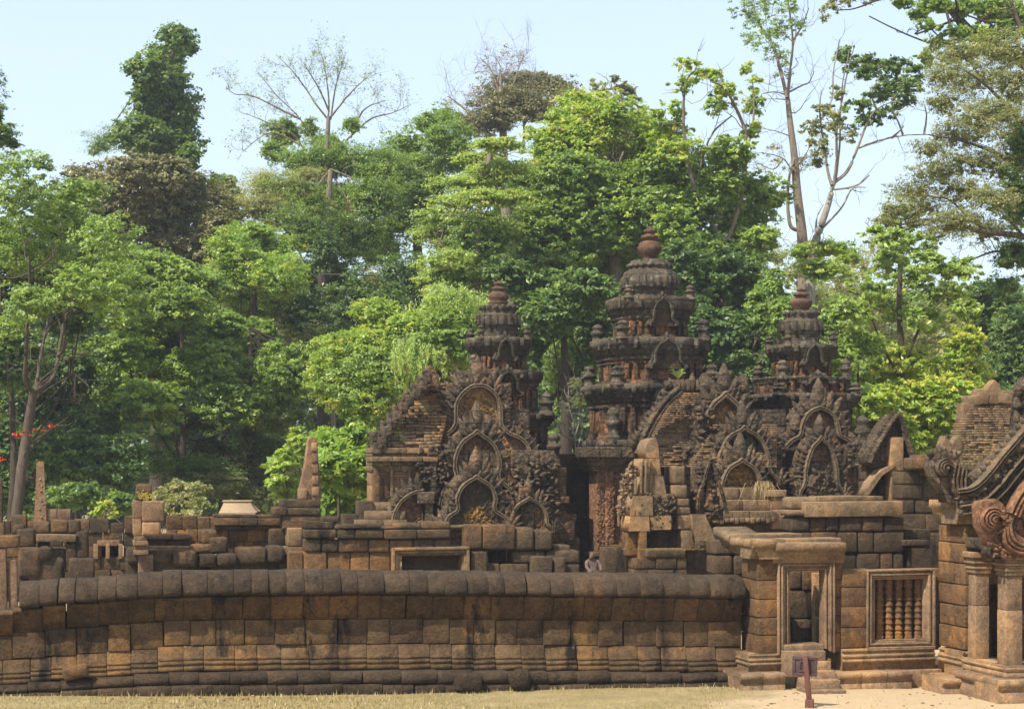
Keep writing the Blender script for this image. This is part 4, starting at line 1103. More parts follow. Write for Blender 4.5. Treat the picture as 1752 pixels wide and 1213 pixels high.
# ------------------------------------------------------------------ the three towers
TF = Frame(1112, 50, T)
tower(TF, 1112, [(980, 792, 754, 106, 131), (756, 693, 661, 103, 117), (662, 622, 583, 87, 101), (584, 552, 513, 62, 75)],
      [(43, 515), (43, 509), (41, 507), (41, 497), (47, 496), (49, 488), (48, 476), (44, 467), (37, 463), (36, 459), (39, 457), (39, 453), (33, 450), (33, 447), (14, 445.5)],
      [(14, 446), (12, 443), (13, 440), (17, 435), (20, 430), (21, 426), (21, 423), (18, 421), (19, 418), (15, 415), (10, 413), (9, 411), (14, 409), (15, 406), (14, 403.5), (8, 402), (8, 399), (11, 397), (10, 394), (5, 392), (5, 390), (1, 387)],
      'tallest central temple tower with a red jar finial on round lotus crown')
LF = Frame(853, 48.5, T)
tower(LF, 853, [(980, 815, 790, 92, 108), (792, 732, 709, 84, 95), (710, 664, 637, 66, 76), (638, 610, 580, 46, 56)],
      [(32, 582), (31, 576), (30, 574), (31, 562), (35, 558), (36, 549), (35, 541), (29, 537), (28, 533), (30, 531), (30, 527), (24, 525), (17, 524)],
      [(17, 525), (14, 522), (17, 519), (17, 517), (14, 515), (17, 512), (18, 508), (16, 505), (16, 503), (12, 501), (9, 499), (9, 497), (13, 495), (12, 493), (7, 491), (7, 488), (10, 486), (8, 484), (3, 482), (1, 480)],
      'left temple tower rising behind the triple fronton shrine')
RF = Frame(1371, 50.5, T)
tower(RF, 1371, [(980, 800, 768, 92, 108), (770, 700, 676, 82, 96), (678, 655, 648, 78, 80), (649, 618, 592, 48, 58)],
      [(32, 594), (32, 588), (30, 586), (31, 573), (35, 569), (36, 559), (35, 551), (28, 547), (26, 543), (28, 541), (28, 537), (22, 535), (17, 533)],
      [(17, 534), (13, 531), (13, 529), (17, 525), (18, 520), (19, 517), (18, 515), (13, 513), (9, 511), (9, 508), (13, 506.5), (14, 504), (11, 502), (7, 500.5), (7, 498), (9, 496.5), (4, 494.5), (1, 492)],
      'right temple tower with pale lotus drum, beyond the dried grass fronton')
# carved corner pilasters and niche figure of the central tower's lower storey
fr, r = thing_at(1040, 46.2, 'shrine_porch', 'red sandstone corner of the central shrine with a standing guardian figure in its niche', 'temple building')
m = MB()
for a, b, d, mm in ((1022, 1036, .0, 0), (1036, 1050, -.06, 1), (1050, 1080, .05, 0)):
    blk(m, fr, a, b, 806, 948, d, .8, .02, 1)
pil = m.build('pilaster', 'red', r, rough=.012)
m = MB()
relief(m, poly(fr, [(1023, 944), (1035, 944), (1035, 810), (1023, 810)]), -.01, .055, .07, .025, .95); m.build('carved_pattern', 'red', pil); m = MB()
relief(m, poly(fr, [(1037, 944), (1049, 944), (1049, 810), (1037, 810)]), -.07, .055, .07, .025, .95); m.build('carved_pattern', 'red', pil); m = MB()
relief(m, poly(fr, [(1051, 864), (1077, 864), (1077, 810), (1051, 810)]), .04, .055, .07, .025, .95)
relief(m, poly(fr, [(1051, 940), (1059, 940), (1059, 864), (1051, 864)]), .04, .055, .07, .025, .95); m.build('carved_pattern', 'red', pil)
m = MB()
for i in range(5): blk(m, fr, 1014 - i * 2.5, 1084 + i * 2, 806 - (i + 1) * 4.6, 806 - i * 4.6, -.08 - i * .05, .9, .015)
courses(m, fr, 1000, 1092, [764, 783], -.38, .9, 30, b=.02)
m.build('cornice', 'carved', r, rough=.02)
m = MB(); courses(m, fr, 1012, 1086, [944, 952, 960, 985], -.1, .8, 34, dy=[-.05, .02, -.1]); blk(m, fr, 1032, 1076, 935, 985, -.55, .5, .08, 2); m.build('base', 'ruin', r, rough=.03)
m = MB(); sweep(m, spline(poly(fr, [(1058, 900), (1058, 880), (1063, 868), (1068, 864), (1073, 868), (1077, 880), (1077, 900)], 0), 5), -.02, .05, .06); nb = m.build('niche', 'pink', r)
m = MB(); z = lambda p: fr.z(1067, p, -.03); x = fr.x(1067, -.03); s = fr.m()
lathe(m, x, -.02, [(2.6 * s, z(925)), (2.4 * s, z(915)), (3.4 * s, z(903)), (2.6 * s, z(897)), (3.8 * s, z(888)), (1.4 * s, z(885)), (2.1 * s, z(882)), (2.0 * s, z(878)), (1.2 * s, z(874)), (.1 * s, z(870))], 10)
tube(m, [(x - 3.6 * s, -.03, z(888)), (x - 4.6 * s, -.05, z(896)), (x - 3.6 * s, -.1, z(903))], .035, .022); tube(m, [(x + 3.6 * s, -.03, z(888)), (x + 4.4 * s, -.05, z(897)), (x + 4.2 * s, -.04, z(906))], .035, .022)
m.build('guardian_figure', 'red', nb, smooth=True)

# ------------------------------------------------------------------ shrine with three stacked frontons (left)
fr, r = thing_at(816, 44.5, 'triple_fronton_shrine', 'shrine faced with three stacked lobed frontons holding golden carving, brick vault at its left', 'temple building')
m = MB()   # body
courses(m, fr, 726, 950, [770, 800, 830, 860, 895, 960], .75, 1.6, 42, b=.02)
courses(m, fr, 742, 906, [700, 735, 770], 1.6, 1.2, 40, b=.02); courses(m, fr, 770, 876, [655, 680, 700], 1.9, 1.0, 40, b=.02)
m.build('body', 'carved', r, rough=.02)
pediment(r, fr, 818, 66, 660, 800, 1.45, 8, 24, [(0, 1), (.2, .985), (.42, .90), (.56, .78), (.58, .66), (.60, .52), (.78, .42), (1.0, .38), (1.22, .30), (1.34, .16), (1.36, .02)], 'pink', (672, 704, 27), .5)
pediment(r, fr, 816, 64, 741, 866, .75, 8, 24, ARCH, 'red', (766, 796, 20), .6)
pediment(r, fr, 815, 55, 818, 905, .1, 7.5, 24, ARCH, 'dark', (866, 899, 24), .6)
pediment(r, fr, 724, 66, 840, 910, .25, 6.5, 19, [(0, 1), (.25, .96), (.5, .82), (.68, .6), (.8, .3), (.84, 0)], 'red', .5, .5, half=-1, name='side_pediment')
pediment(r, fr, 905, 40, 853, 910, .25, 6, 16, ROUND, 'red', .0, .5, name='side_pediment')
m = MB()   # pilasters between the frontons
for a, b, c, d, y in ((728, 742, 855, 912, .2), (868, 880, 855, 912, .2), (736, 748, 790, 850, .6), (885, 905, 775, 860, .7), (905, 930, 800, 860, .75), (715, 745, 842, 862, .1), (890, 915, 862, 912, .3)): p_ = MB(); blk(p_, fr, a, b, c, d, y, .5, .03, 2); p_.build('pilaster', 'carved', r, rough=.02)
for k in range(150): leafpiece(m, fr.x(rnd.uniform(870, 955), .6), rnd.uniform(.55, .72), fr.z(900, rnd.uniform(790, 905), .6), rnd.uniform(-2, 2), rnd.uniform(.10, .22), .11, .07)
m.build('carved_pattern', 'carved', r, rough=.02); m = MB()
for k in range(90): leafpiece(m, fr.x(rnd.uniform(712, 770), .6), rnd.uniform(.55, .72), fr.z(740, rnd.uniform(770, 850), .6), rnd.uniform(-2, 2), rnd.uniform(.10, .22), .11, .07)
m.build('carved_pattern', 'carved', r, rough=.02)
m = MB()   # left nave: wall, louvred false window, cornice
courses(m, fr, 638, 745, [806, 830, 866], .9, 1.0, 30, b=.015); w = m.build('nave_wall', 'pink', r, rough=.015)
m = MB()
for i in range(9): blk(m, fr, 673, 698, 808 + i * 4.2, 811 + i * 4.2, .84, .1, .006)
blk(m, fr, 668, 673, 804, 850, .80, .2, .008); blk(m, fr, 698, 703, 804, 850, .80, .2, .008); m.build('louvred_window', 'pink', w)
m = MB(); 
for q in ((640, 650, 800, 868, .75, .3, .02), (716, 728, 800, 868, .75, .3, .02), (655, 668, 812, 852, .85, .1, .01), (703, 714, 812, 852, .85, .1, .01)):
    m = MB(); blk(m, fr, *q); m.build('nave_pilaster', 'orange', w, rough=.012)
m = MB()
for a, b, d in ((766, 776, .62), (776, 781, .72), (781, 790, .55), (790, 796, .75), (796, 806, .82)): courses(m, fr, 636, 750, [a, b], d, 1.0, 50, b=.012)
m.build('cornice', 'sand', w, rough=.016)
m = MB(); brickroof(m, fr, [(655, 722, 775, 2.2), (675, 700, 775, 1.9), (700, 682, 770, 1.6), (730, 662, 760, 1.25), (766, 642, 755, .8)], 20, 12, jj=.09); ro = m.build('brick_roof', 'brick', r, rough=.05, rs=5)
m = MB()   # stepped gable edge of the roof
ed = [(736, 640), (728, 655), (716, 668), (704, 678), (694, 690), (684, 703), (676, 718), (666, 732), (656, 748), (648, 760)]
for i, (a, b) in enumerate(ed):
    blk(m, fr, a - 10, a + 4, b - 3, b + 16, 1.0 + i * -.05, .5, .03, 2, tilt=rnd.uniform(-.12, .05))
    leafpiece(m, fr.x(a - 6, 1.0), 1.1, fr.z(a - 6, b, 1.0), -.4, .22, .16, .1)
blk(m, fr, 724, 752, 640, 668, 1.6, .5, .03, 2); blk(m, fr, 712, 728, 655, 672, 1.5, .5, .03, 2); slab(m, poly(fr, [(724, 642), (730, 630), (737, 625), (745, 634), (750, 644)], 1.6), 1.6, 1.9); blk(m, fr, 636, 650, 738, 766, .8, .5, .03, 2)
m.build('gable_edge', 'carved', ro, rough=.05, rs=4)
m = MB()   # lower half-vaulted aisle on the left and stepped right side
brickroof(m, fr, [(858, 636, 690, .35), (880, 620, 695, .1), (905, 592, 700, -.1)], 3, 36, .8); aisle = m.build('aisle_roof', 'sand', r, rough=.05, rs=2)
m = MB(); courses(m, fr, 590, 640, [lambda p: np.interp(p, [590, 640], [892, 845]), 905, 930], .3, .8, 22, b=.03); courses(m, fr, 594, 730, [905, 925, 960], .0, .8, 40); m.build('aisle_wall', 'ruin', r, rough=.025)
m = MB()
for i, (a, b, c, d) in enumerate(((905, 945, 815, 830), (900, 948, 830, 836), (905, 940, 836, 880), (930, 975, 850, 862), (928, 970, 862, 900), (945, 988, 880, 892), (940, 984, 892, 925), (950, 992, 920, 960), (925, 945, 800, 815), (935, 970, 800, 850))):
    blk(m, fr, a, b, c, d, .7 + (i % 3) * .12, .8, .025, 2)
m.build('right_buttress', 'tower', r, rough=.03)

# shade of the recess beside the central tower, put in as dark stone
fr, r = thing_at(985, 50, 'linking_wall', 'narrow wall of dark stone standing for the shade between the left shrine and the central tower', 'stone wall')
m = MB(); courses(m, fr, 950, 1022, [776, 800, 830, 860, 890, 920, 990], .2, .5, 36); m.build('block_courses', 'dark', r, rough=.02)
# ------------------------------------------------------------------ mandapa with the curved brick vaults
fr, r = thing_at(1240, 45.5, 'vaulted_hall', 'hall with curved brick vaults and round topped frontons between the central and right towers', 'temple building')
m = MB(); brickroof(m, fr, [(672, 1158, 1225, 1.9), (690, 1148, 1225, 1.55), (720, 1132, 1222, 1.2), (760, 1116, 1215, .95), (800, 1104, 1205, .8)], 34, 10); ro = m.build('brick_roof', 'brick', r, rough=.012)
m = MB(); brickroof(m, fr, [(726, 1224, 1330, .5), (745, 1212, 1330, .3), (770, 1196, 1330, .05), (800, 1180, 1330, -.15)], 20, 10); m.build('brick_roof', 'brick', r, rough=.012)
m = MB(); sweep(m, spline(poly(fr, [(1160, 668), (1135, 690), (1115, 720), (1100, 752), (1092, 778)], .9), 5), .8, .26, .2)
for i in range(12):
    q = i / 11; px = 1150 - 62 * q; py = 665 + 100 * q ** .8
    leafpiece(m, fr.x(px, .8), .8, fr.z(px, py, .8), -.7, .28, .2, .12)
for i in range(7): leafpiece(m, fr.x(1160 + i * 8, 1.2), 1.1, fr.z(1160 + i * 8, 672, 1.2), 0, .36 + (.18 if i == 3 else 0), .24, .14)
m.build('vault_edge', 'carved', ro, rough=.02)
m = MB(); courses(m, fr, 1196, 1345, [700, 730, 760, 800, 850, 900, 960], 1.0, 1.5, 40, b=.02); m.build('body', 'carved', r, rough=.02)
pediment(r, fr, 1240, 50, 676, 790, .75, 10, 24, ROUND, 'red', (686, 720, 30), .6)
m = MB()
for sx in (-1, 0, 1):
    for k in range(4):
        px = 1240 + sx * 32; top = 630 if sx == 0 else 640
        leafpiece(m, fr.x(px, .9), .85 + k * .05, fr.z(px, 672 - k * 4, .9), rnd.uniform(-.1, .1), (672 - top - k * 3) * fr.m(), .40 if sx == 0 else .3, .16)
relief(m, poly(fr, [(1195, 690), (1285, 690), (1262, 650), (1240, 636), (1215, 650)], .9), .88, .1, .15, .08); slab(m, poly(fr, [(1195, 690), (1285, 690), (1270, 660), (1240, 640), (1210, 660)], .9), .95, 1.2)
m.build('crest', 'carved', r, rough=.015)
pediment(r, fr, 1272, 58, 733, 830, -.05, 7.5, 20, ROUND, 'carved', 0, .5)
pediment(r, fr, 1268, 46, 788, 866, -.45, 8, 22, ROUND, 'red', (794, 826, 24), .5)
m = MB()
for rr, (a, b, l, q) in enumerate(((834, 855, 1232, 1322), (855, 874, 1228, 1324), (874, 891, 1222, 1330))): courses(m, fr, l, q, [a, b], -.75 - rr * .2, .8, 38, b=.02, n=2)
px = 1222
while px < 1330: blk(m, fr, px, px + 8, 886, 895 + rnd.uniform(-2, 2), -1.2, .2, .03, 1); px += 9
ai = m.build('aisle_roof', 'sand', r, rough=.03)
m = MB(); courses(m, fr, 1225, 1345, [893, 912, 935, 990], -.9, .6, 26); m.build('aisle_wall', 'dark', r, rough=.02)
m = MB(); blk(m, fr, 1322, 1343, 872, 905, -1.1, .3, .015); blk(m, fr, 1316, 1346, 838, 850, -1.1, .4, .02); blk(m, fr, 1320, 1344, 850, 872, -1.05, .3, .03, 2); m.build('pilaster', 'pink', r, rough=.015)
m = MB()
for a in ((1196, 1222, 700, 790), (1170, 1200, 770, 800), (1312, 1345, 800, 840)): 
    for k in range(45): leafpiece(m, fr.x(rnd.uniform(a[0], a[1]), .3), rnd.uniform(.2, .5), fr.z((a[0] + a[1]) / 2, rnd.uniform(a[2], a[3]), .3), rnd.uniform(-1.6, 1.6), rnd.uniform(.12, .24), .12, .08)
    m.build('acroterion', 'carved', r, rough=.02); m = MB()
# broken fore-porch with arch halves
fr, r = thing_at(1140, 42.2, 'broken_porch', 'broken porch whose two arch halves stand apart around a dark gap, before the central tower', 'ruin')
m = MB()
for q, y in (([(1106, 783), (1104, 765), (1110, 752), (1122, 748), (1126, 762), (1128, 783)], .1), ([(1097, 815), (1100, 784), (1113, 784), (1112, 815)], -.05), ([(1113, 813), (1114, 784), (1128, 784), (1132, 813)], .08), ([(1093, 848), (1096, 816), (1111, 816), (1111, 848)], -.08), ([(1112, 846), (1112, 814), (1135, 814), (1141, 846)], .02),
             ([(1078, 882), (1083, 849), (1117, 849), (1118, 882)], -.16), ([(1119, 880), (1119, 847), (1148, 845), (1147, 860), (1136, 880)], -.06), ([(1075, 908), (1079, 883), (1111, 883), (1112, 908)], -.2), ([(1113, 906), (1113, 883), (1149, 882), (1149, 906)], -.14)):
    slab(m, poly(fr, q, y), y, y + .7)
for q in ((1080, 1093, 800, 822), (1070, 1092, 822, 848), (1066, 1080, 848, 880)): blk(m, fr, *q, .25, .5, .04, 2)
relief(m, poly(fr, [(1062, 882), (1064, 830), (1078, 798), (1092, 800), (1082, 850), (1078, 882)], .24), .24, .07, .12, .06, .95)
for q in ((1097, 1100, 790, 845), (1104, 1107, 788, 846), (1088, 1091, 820, 846)): blk(m, fr, *q, -.14, .1, .01)
m.build('left_arch_half', 'sand', r, rough=.03)
m = MB()
for a, b, c, d in ((1153, 1172, 797, 828), (1154, 1176, 829, 851), (1157, 1180, 852, 866), (1159, 1182, 867, 880), (1161, 1186, 881, 906), (1166, 1190, 907, 940)): blk(m, fr, a, b, c, d, 0, .8, .04, 2)
m.build('right_arch_half', 'sand', r, rough=.03)
m = MB()
for a, b, c, d in ((1206, 1222, 790, 812), (1208, 1226, 812, 830), (1210, 1228, 830, 848), (1212, 1232, 848, 872), (1214, 1238, 872, 890), (1192, 1206, 800, 880)): blk(m, fr, a, b, c, d, .2, .5, .03, 2)
for k in range(60): leafpiece(m, fr.x(rnd.uniform(1192, 1238), .1), .16, fr.z(1215, rnd.uniform(795, 890), .1), rnd.uniform(-2, 2), rnd.uniform(.10, .2), .11, .07)
m.build('side_gable', 'carved', r, rough=.02)
m = MB(); yy = .12
sweep(m, spline(poly(fr, [(1194, 872), (1196, 845), (1205, 822), (1210, 800), (1216, 786), (1222, 800), (1230, 825), (1238, 850), (1244, 878)], yy), 5), yy, .075, .08)
slab(m, poly(fr, [(1207, 872), (1208, 845), (1214, 822), (1219, 840), (1220, 872)], yy), yy + .02, yy + .06); m.build('gable_band', 'carved', r, rough=.02, rs=6)
m = MB(); slab(m, poly(fr, [(1183, 880), (1206, 880), (1224, 925), (1188, 925)], -.1), -.15, .5); m.build('sloping_slab', 'sand', r, rough=.015)
m = MB(); blk(m, fr, 1094, 1107, 906, 965, -.2, .35, .015, 2); m.build('pilaster', 'orange', r, rough=.015); m = MB(); blk(m, fr, 1073, 1092, 906, 950, .0, .35, .02, 2); m.build('pilaster', 'orange', r, rough=.015)
m = MB(); blk(m, fr, 1106, 1175, 938, 955, -.35, .6, .07, 2); courses(m, fr, 1086, 1176, [954, 973, 995], -.3, .6, 34, b=.035, n=2); courses(m, fr, 1106, 1190, [905, 938], .35, .5, 40); courses(m, fr, 1176, 1226, [940, 985], .3, .5, 30)
m.build('base', 'ruin', r, rough=.025)
m = MB(); blk(m, fr, 1106, 1172, 815, 940, .9, .3, .02); m.build('shade_backing', 'dark', r, rough=.02)  # dark sheet standing for the shadow between the two arch halves
m = MB()
for k in range(110): leafpiece(m, fr.x(rnd.uniform(1078, 1150), -.1), rnd.uniform(-.14, -.04), fr.z(1110, rnd.uniform(846, 905), -.1), rnd.uniform(-2, 2), rnd.uniform(.09, .18), .10, .05)
m.build('carved_pattern', 'carved', r)
# frontons in front of the right tower
fr, r = thing_at(1400, 46, 'fronton_porch', 'porch with lobed frontons stepping down before the right tower, carved edges dark', 'temple building')
pediment(r, fr, 1402, 62, 698, 790, .9, 8, 24, [(0, 1), (.25, .93), (.42, .80), (.5, .62), (.55, .48), (.75, .40), (.95, .28), (1.1, .12), (1.12, 0)], 'red', (712, 742, 16), .6)
pediment(r, fr, 1404, 36, 751, 850, .2, 7, 18, ROUND, 'carved', .0, .5)
m = MB(); slab(m, poly(fr, [(1384, 850), (1388, 815), (1402, 805), (1418, 806), (1428, 820), (1434, 850)], -.05), -.05, .5); relief(m, poly(fr, [(1386, 848), (1390, 815), (1404, 806), (1426, 820), (1432, 848)], -.05), -.06, .1, .16, .1); m.build('acroterion', 'carved', r, rough=.02)
m = MB(); courses(m, fr, 1310, 1475, [770, 800, 830, 860, 900, 960], 1.0, 1.5, 36, b=.02); courses(m, fr, 1306, 1480, [765, 772], .8, 1.6, 50, b=.015); courses(m, fr, 1330, 1472, [845, 853], .4, .6, 50, b=.015); m.build('body', 'tower', r, rough=.02)
m = MB()
for a, b, c, d, y in ((1356, 1378, 800, 845, .25), (1432, 1452, 800, 845, .25), (1340, 1400, 850, 895, .1), (1438, 1470, 850, 895, .1), (1320, 1340, 760, 800, .4), (1455, 1475, 760, 800, .4)):
    p_ = MB(); blk(p_, fr, a, b, c, d, y, .6, .03, 2); p_.build('pilaster', 'carved', r, rough=.02)
    for k in range(30): leafpiece(m, fr.x(rnd.uniform(a, b), y), y - .02, fr.z((a + b) / 2, rnd.uniform(c, d), y), rnd.uniform(-2, 2), rnd.uniform(.10, .2), .10, .06)
    m.build('carved_pattern', 'carved', r, rough=.02); m = MB()
m = MB(); blk(m, fr, 1400, 1438, 850, 900, .55, .3, .02); m.build('doorway', 'dark', r)  # solid dark block; the opening's shade is put into its colour

# kneeling guardian statue
fr = Frame(1013, 44.5, T)
st = fr.empty('statue', 'small pink stone guardian statue kneeling in the sun before the dark gap', 'statue')
s = fr.m(); X = fr.x(1013); zz = lambda p: fr.z(1013, p)
def skin(name, joints, edges, mat, par, lvl=2):
    me = bpy.data.meshes.new(name); me.from_pydata([j[:3] for j in joints], edges, [])
    o = bpy.data.objects.new(name, me); COL.objects.link(o); o.parent = par; me.materials.append(M[mat])
    sk = o.modifiers.new('skin', 'SKIN'); ss = o.modifiers.new('sub', 'SUBSURF'); ss.levels = ss.render_levels = lvl
    if not me.skin_vertices: me.skin_vertices.new()
    for v, j in zip(me.skin_vertices[0].data, joints): v.radius = (j[3], j[3])
    me.skin_vertices[0].data[0].use_root = True
    return o
J = [(X + .02, .05, zz(979), .13), (X + .01, .02, zz(970), .12), (X, 0, zz(962), .15), (X - .01, -.02, zz(956), .06), (X - .01, -.05, zz(950), .085), (X - .03, -.10, zz(944), .06), (X - .06, -.16, zz(951), .045),
     (X - .15, -.02, zz(961), .06), (X - .19, -.16, zz(970), .045), (X - .12, -.28, zz(976), .04), (X + .16, -.02, zz(961), .06), (X + .20, -.12, zz(970), .045), (X + .16, -.26, zz(976), .04),
     (X - .10, -.10, zz(981), .085), (X - .14, -.34, zz(974), .07), (X - .14, -.30, zz(990), .05), (X + .12, -.08, zz(983), .085), (X + .18, -.32, zz(986), .07), (X + .16, .05, zz(990), .05), (X + .0, -.02, zz(941), .03)]
E = [(0, 1), (1, 2), (2, 3), (3, 4), (4, 5), (4, 6), (2, 7), (7, 8), (8, 9), (2, 10), (10, 11), (11, 12), (0, 13), (13, 14), (14, 15), (0, 16), (16, 17), (17, 18)]; J.pop()
skin('body', J, E, 'statue', st)
m = MB(); rbox(m, X - .3, X + .3, -.42, .3, 0.6, zz(991), .02, 1); rbox(m, X - .22, X + .22, -.3, .3, 0, .6, .02, 1); m.build('pedestal', 'pink', st)

# pavilion far behind the low wall
fr, r = thing_at(403, 47, 'pavilion', 'small pavilion with a pale tan hipped roof just showing over the low wall', 'pavilion', deg=4)
m = MB(); lo = poly(fr, [(374, 877), (437, 877)]); hi = poly(fr, [(378, 860), (425, 860)])
z0, z1 = lo[0][1], hi[0][1]; x0, x1 = lo[0][0], lo[1][0]; a0, a1 = hi[0][0], hi[1][0]
N = 7
for i in range(N):
    t0, t1 = i / N, (i + 1) / N; f = lambda t: t ** .75
    ring = lambda t: [(x0 + (a0 - x0) * f(t), 0 + .8 * t, z0 + (z1 - z0) * t), (x1 + (a1 - x1) * f(t), .8 * t, z0 + (z1 - z0) * t), (x1 + (a1 - x1) * f(t), 1.9 - .8 * t, z0 + (z1 - z0) * t), (x0 + (a0 - x0) * f(t), 1.9 - .8 * t, z0 + (z1 - z0) * t)]
    V = ring(t0) + ring(t1); m.add(V, np.array([(k, (k + 1) % 4, 4 + (k + 1) % 4, 4 + k) for k in range(4)]))
m.add(ring(1), [(0, 1, 2, 3)]); rbox(m, a0 - .04, a1 + .04, .72, 1.18, z1, z1 + .05, .015); rbox(m, x0, x1, 0, .05, z0 - .08, z0, .01)
m.build('roof', 'tile', r)
for a, b in ((x0 + .1, .15), (x1 - .1, .15), (x0 + .1, 1.75), (x1 - .1, 1.75)):
    m = MB(); rbox(m, a - .06, a + .06, b - .06, b + .06, 0, z0 - .002, .01); m.build('post', 'paint', r)

# ------------------------------------------------------------------ trees
def unit(v): return v / (np.linalg.norm(v, axis=-1, keepdims=True) + 1e-9)
def leaves(mb, C, Nrm, L, wid, tone, droop=.3, spread=.9):
    """one folded-flat leaf per row of C; long axis wanders, blade faces roughly Nrm"""
    n = len(C)
    ax = rng.normal(size=(n, 3)); ax[:, 2] -= droop * 1.5
    nn = unit(Nrm + rng.normal(size=(n, 3)) * spread * .5)
    ax = unit(ax - (ax * nn).sum(1, keepdims=True) * nn)
    sd_ = np.cross(nn, ax)
    l = L * rng.uniform(.6, 1.35, n)[:, None]; w = l * wid
    V = np.stack([C - ax * l * .5, C + sd_ * w * .5 - ax * l * .05, C + ax * l * .5, C - sd_ * w * .5 - ax * l * .05], 1).reshape(-1, 3)
    mb.add(V, np.arange(4 * n).reshape(-1, 4), np.clip(tone, 0, 1))

def crown(mb, lobes, Y, dens=.30, L=.2, wid=.5, clump=14, flat=.5, style='round', tone0=.45, tvar=.2, core=.10, shell=.45, sparse=1.0):
    """lobes (px, py, rx, ry[, dy]); leaves gather in clumps spread through each lobe"""
    for lb in lobes:
        px, py, rx, ry = lb[:4]; dy = lb[4] if len(lb) > 4 else rnd.uniform(-2.5, 2.5)
        YY = Y + dy; s = YY / FPX; c0 = P(px, py, YY)
        R = np.array([rx * s, min(rx, ry * 1.3) * s * .9, ry * s])
        L0 = L * .66; area = math.pi * rx * ry; N = int(area * dens * sparse * 2.1)
        nc = max(4, int(N / 26))
        d = unit(rng.normal(size=(nc, 3)))
        back = (d[:, 1] > .25) & (rng.random(nc) < .6); d[back, 1] *= -1
        low = (d[:, 2] < -.35) & (rng.random(nc) < .45); d[low, 2] *= -1
        rad = (shell + (1.06 - shell) * rng.random(nc) ** .6) * (1 + .9 * wob(d * 1.0 + c0 * .7, 1.6)[:, 0].clip(-.35, .35))
        cc = c0 + d * rad[:, None] * R
        rc = clump * .88 * s * rng.uniform(.3, 1.25, nc)
        k = np.repeat(np.arange(nc), 26)
        q = rng.normal(size=(len(k), 3)) * .5
        if style == 'flat': q *= np.array([1.35, 1.35, .28])
        elif style == 'hang': q *= np.array([.42, .42, 1.5]); q[:, 2] -= .7
        else: q *= np.array([1, 1, flat])
        C = cc[k] + q * rc[k][:, None]
        up = np.array([0, -.15, 1.0]) if style != 'hang' else np.array([-.3, -.9, .3])
        Nn = unit(d[k] * .55 + up * .8)
        t = tone0 + rng.normal(0, tvar, nc)[k] + rng.normal(0, tvar * .6, len(k))
        leaves(mb, C, Nn, L0, wid, t, .35 if style != 'hang' else 1.2, 1.0)
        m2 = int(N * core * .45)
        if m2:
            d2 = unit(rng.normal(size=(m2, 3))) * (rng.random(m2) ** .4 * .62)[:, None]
            leaves(mb, c0 + d2 * R, np.tile([0, -.6, .6], (m2, 1)), L * 2.4, .7, np.clip(rng.normal(tone0 - .25, .15, m2), 0, 1), .2, 1.4)  # larger inner leaves, toned darker for the shade inside the crown

def limb(mb, pts, Y, r0, r1, n=6, wig=.0, dyn=1.5):
    """branch along photo points at distance Y; drifts in depth so that it is no flat cut-out"""
    a = rnd.uniform(-1, 1) * dyn; q = []
    for i, p in enumerate(pts):
        q.append(P(p[0], p[1], Y + a * (i / max(1, len(pts) - 1)) + rnd.uniform(-.2, .2) * (i > 0)))
    q = spline(np.array(q), 5)
    if wig: q = q + wob(q, 2.0) * wig
    tube(mb, q, r0, r1, n, rnd.random()); return q

def twigs(mb, path, num, ln, r, depth=2, up=.35, start=.25, tips=None, ang=.8):
    n = len(path)
    for _ in range(num):
        i = int(n * rnd.uniform(start, .98)); i = min(max(1, i), n - 1)
        d = unit(path[i] - path[i - 1]); v = unit(d * rnd.uniform(.3, .9) + rng.normal(size=3) * ang + np.array([0, 0, up]))
        p = path[i].copy(); pts = [p.copy()]; st = ln * rnd.uniform(.5, 1.2) / 4
        for k in range(4):
            v = unit(v + rng.normal(size=3) * .28 + np.array([0, 0, up * .25])); p = p + v * st; pts.append(p.copy())
        pts = np.array(pts); tube(mb, pts, r, r * .35, 4, rnd.random())
        if tips is not None: tips.append(pts)
        if depth > 1: twigs(mb, pts, 3, ln * .55, r * .55, depth - 1, up, .3, tips, ang)

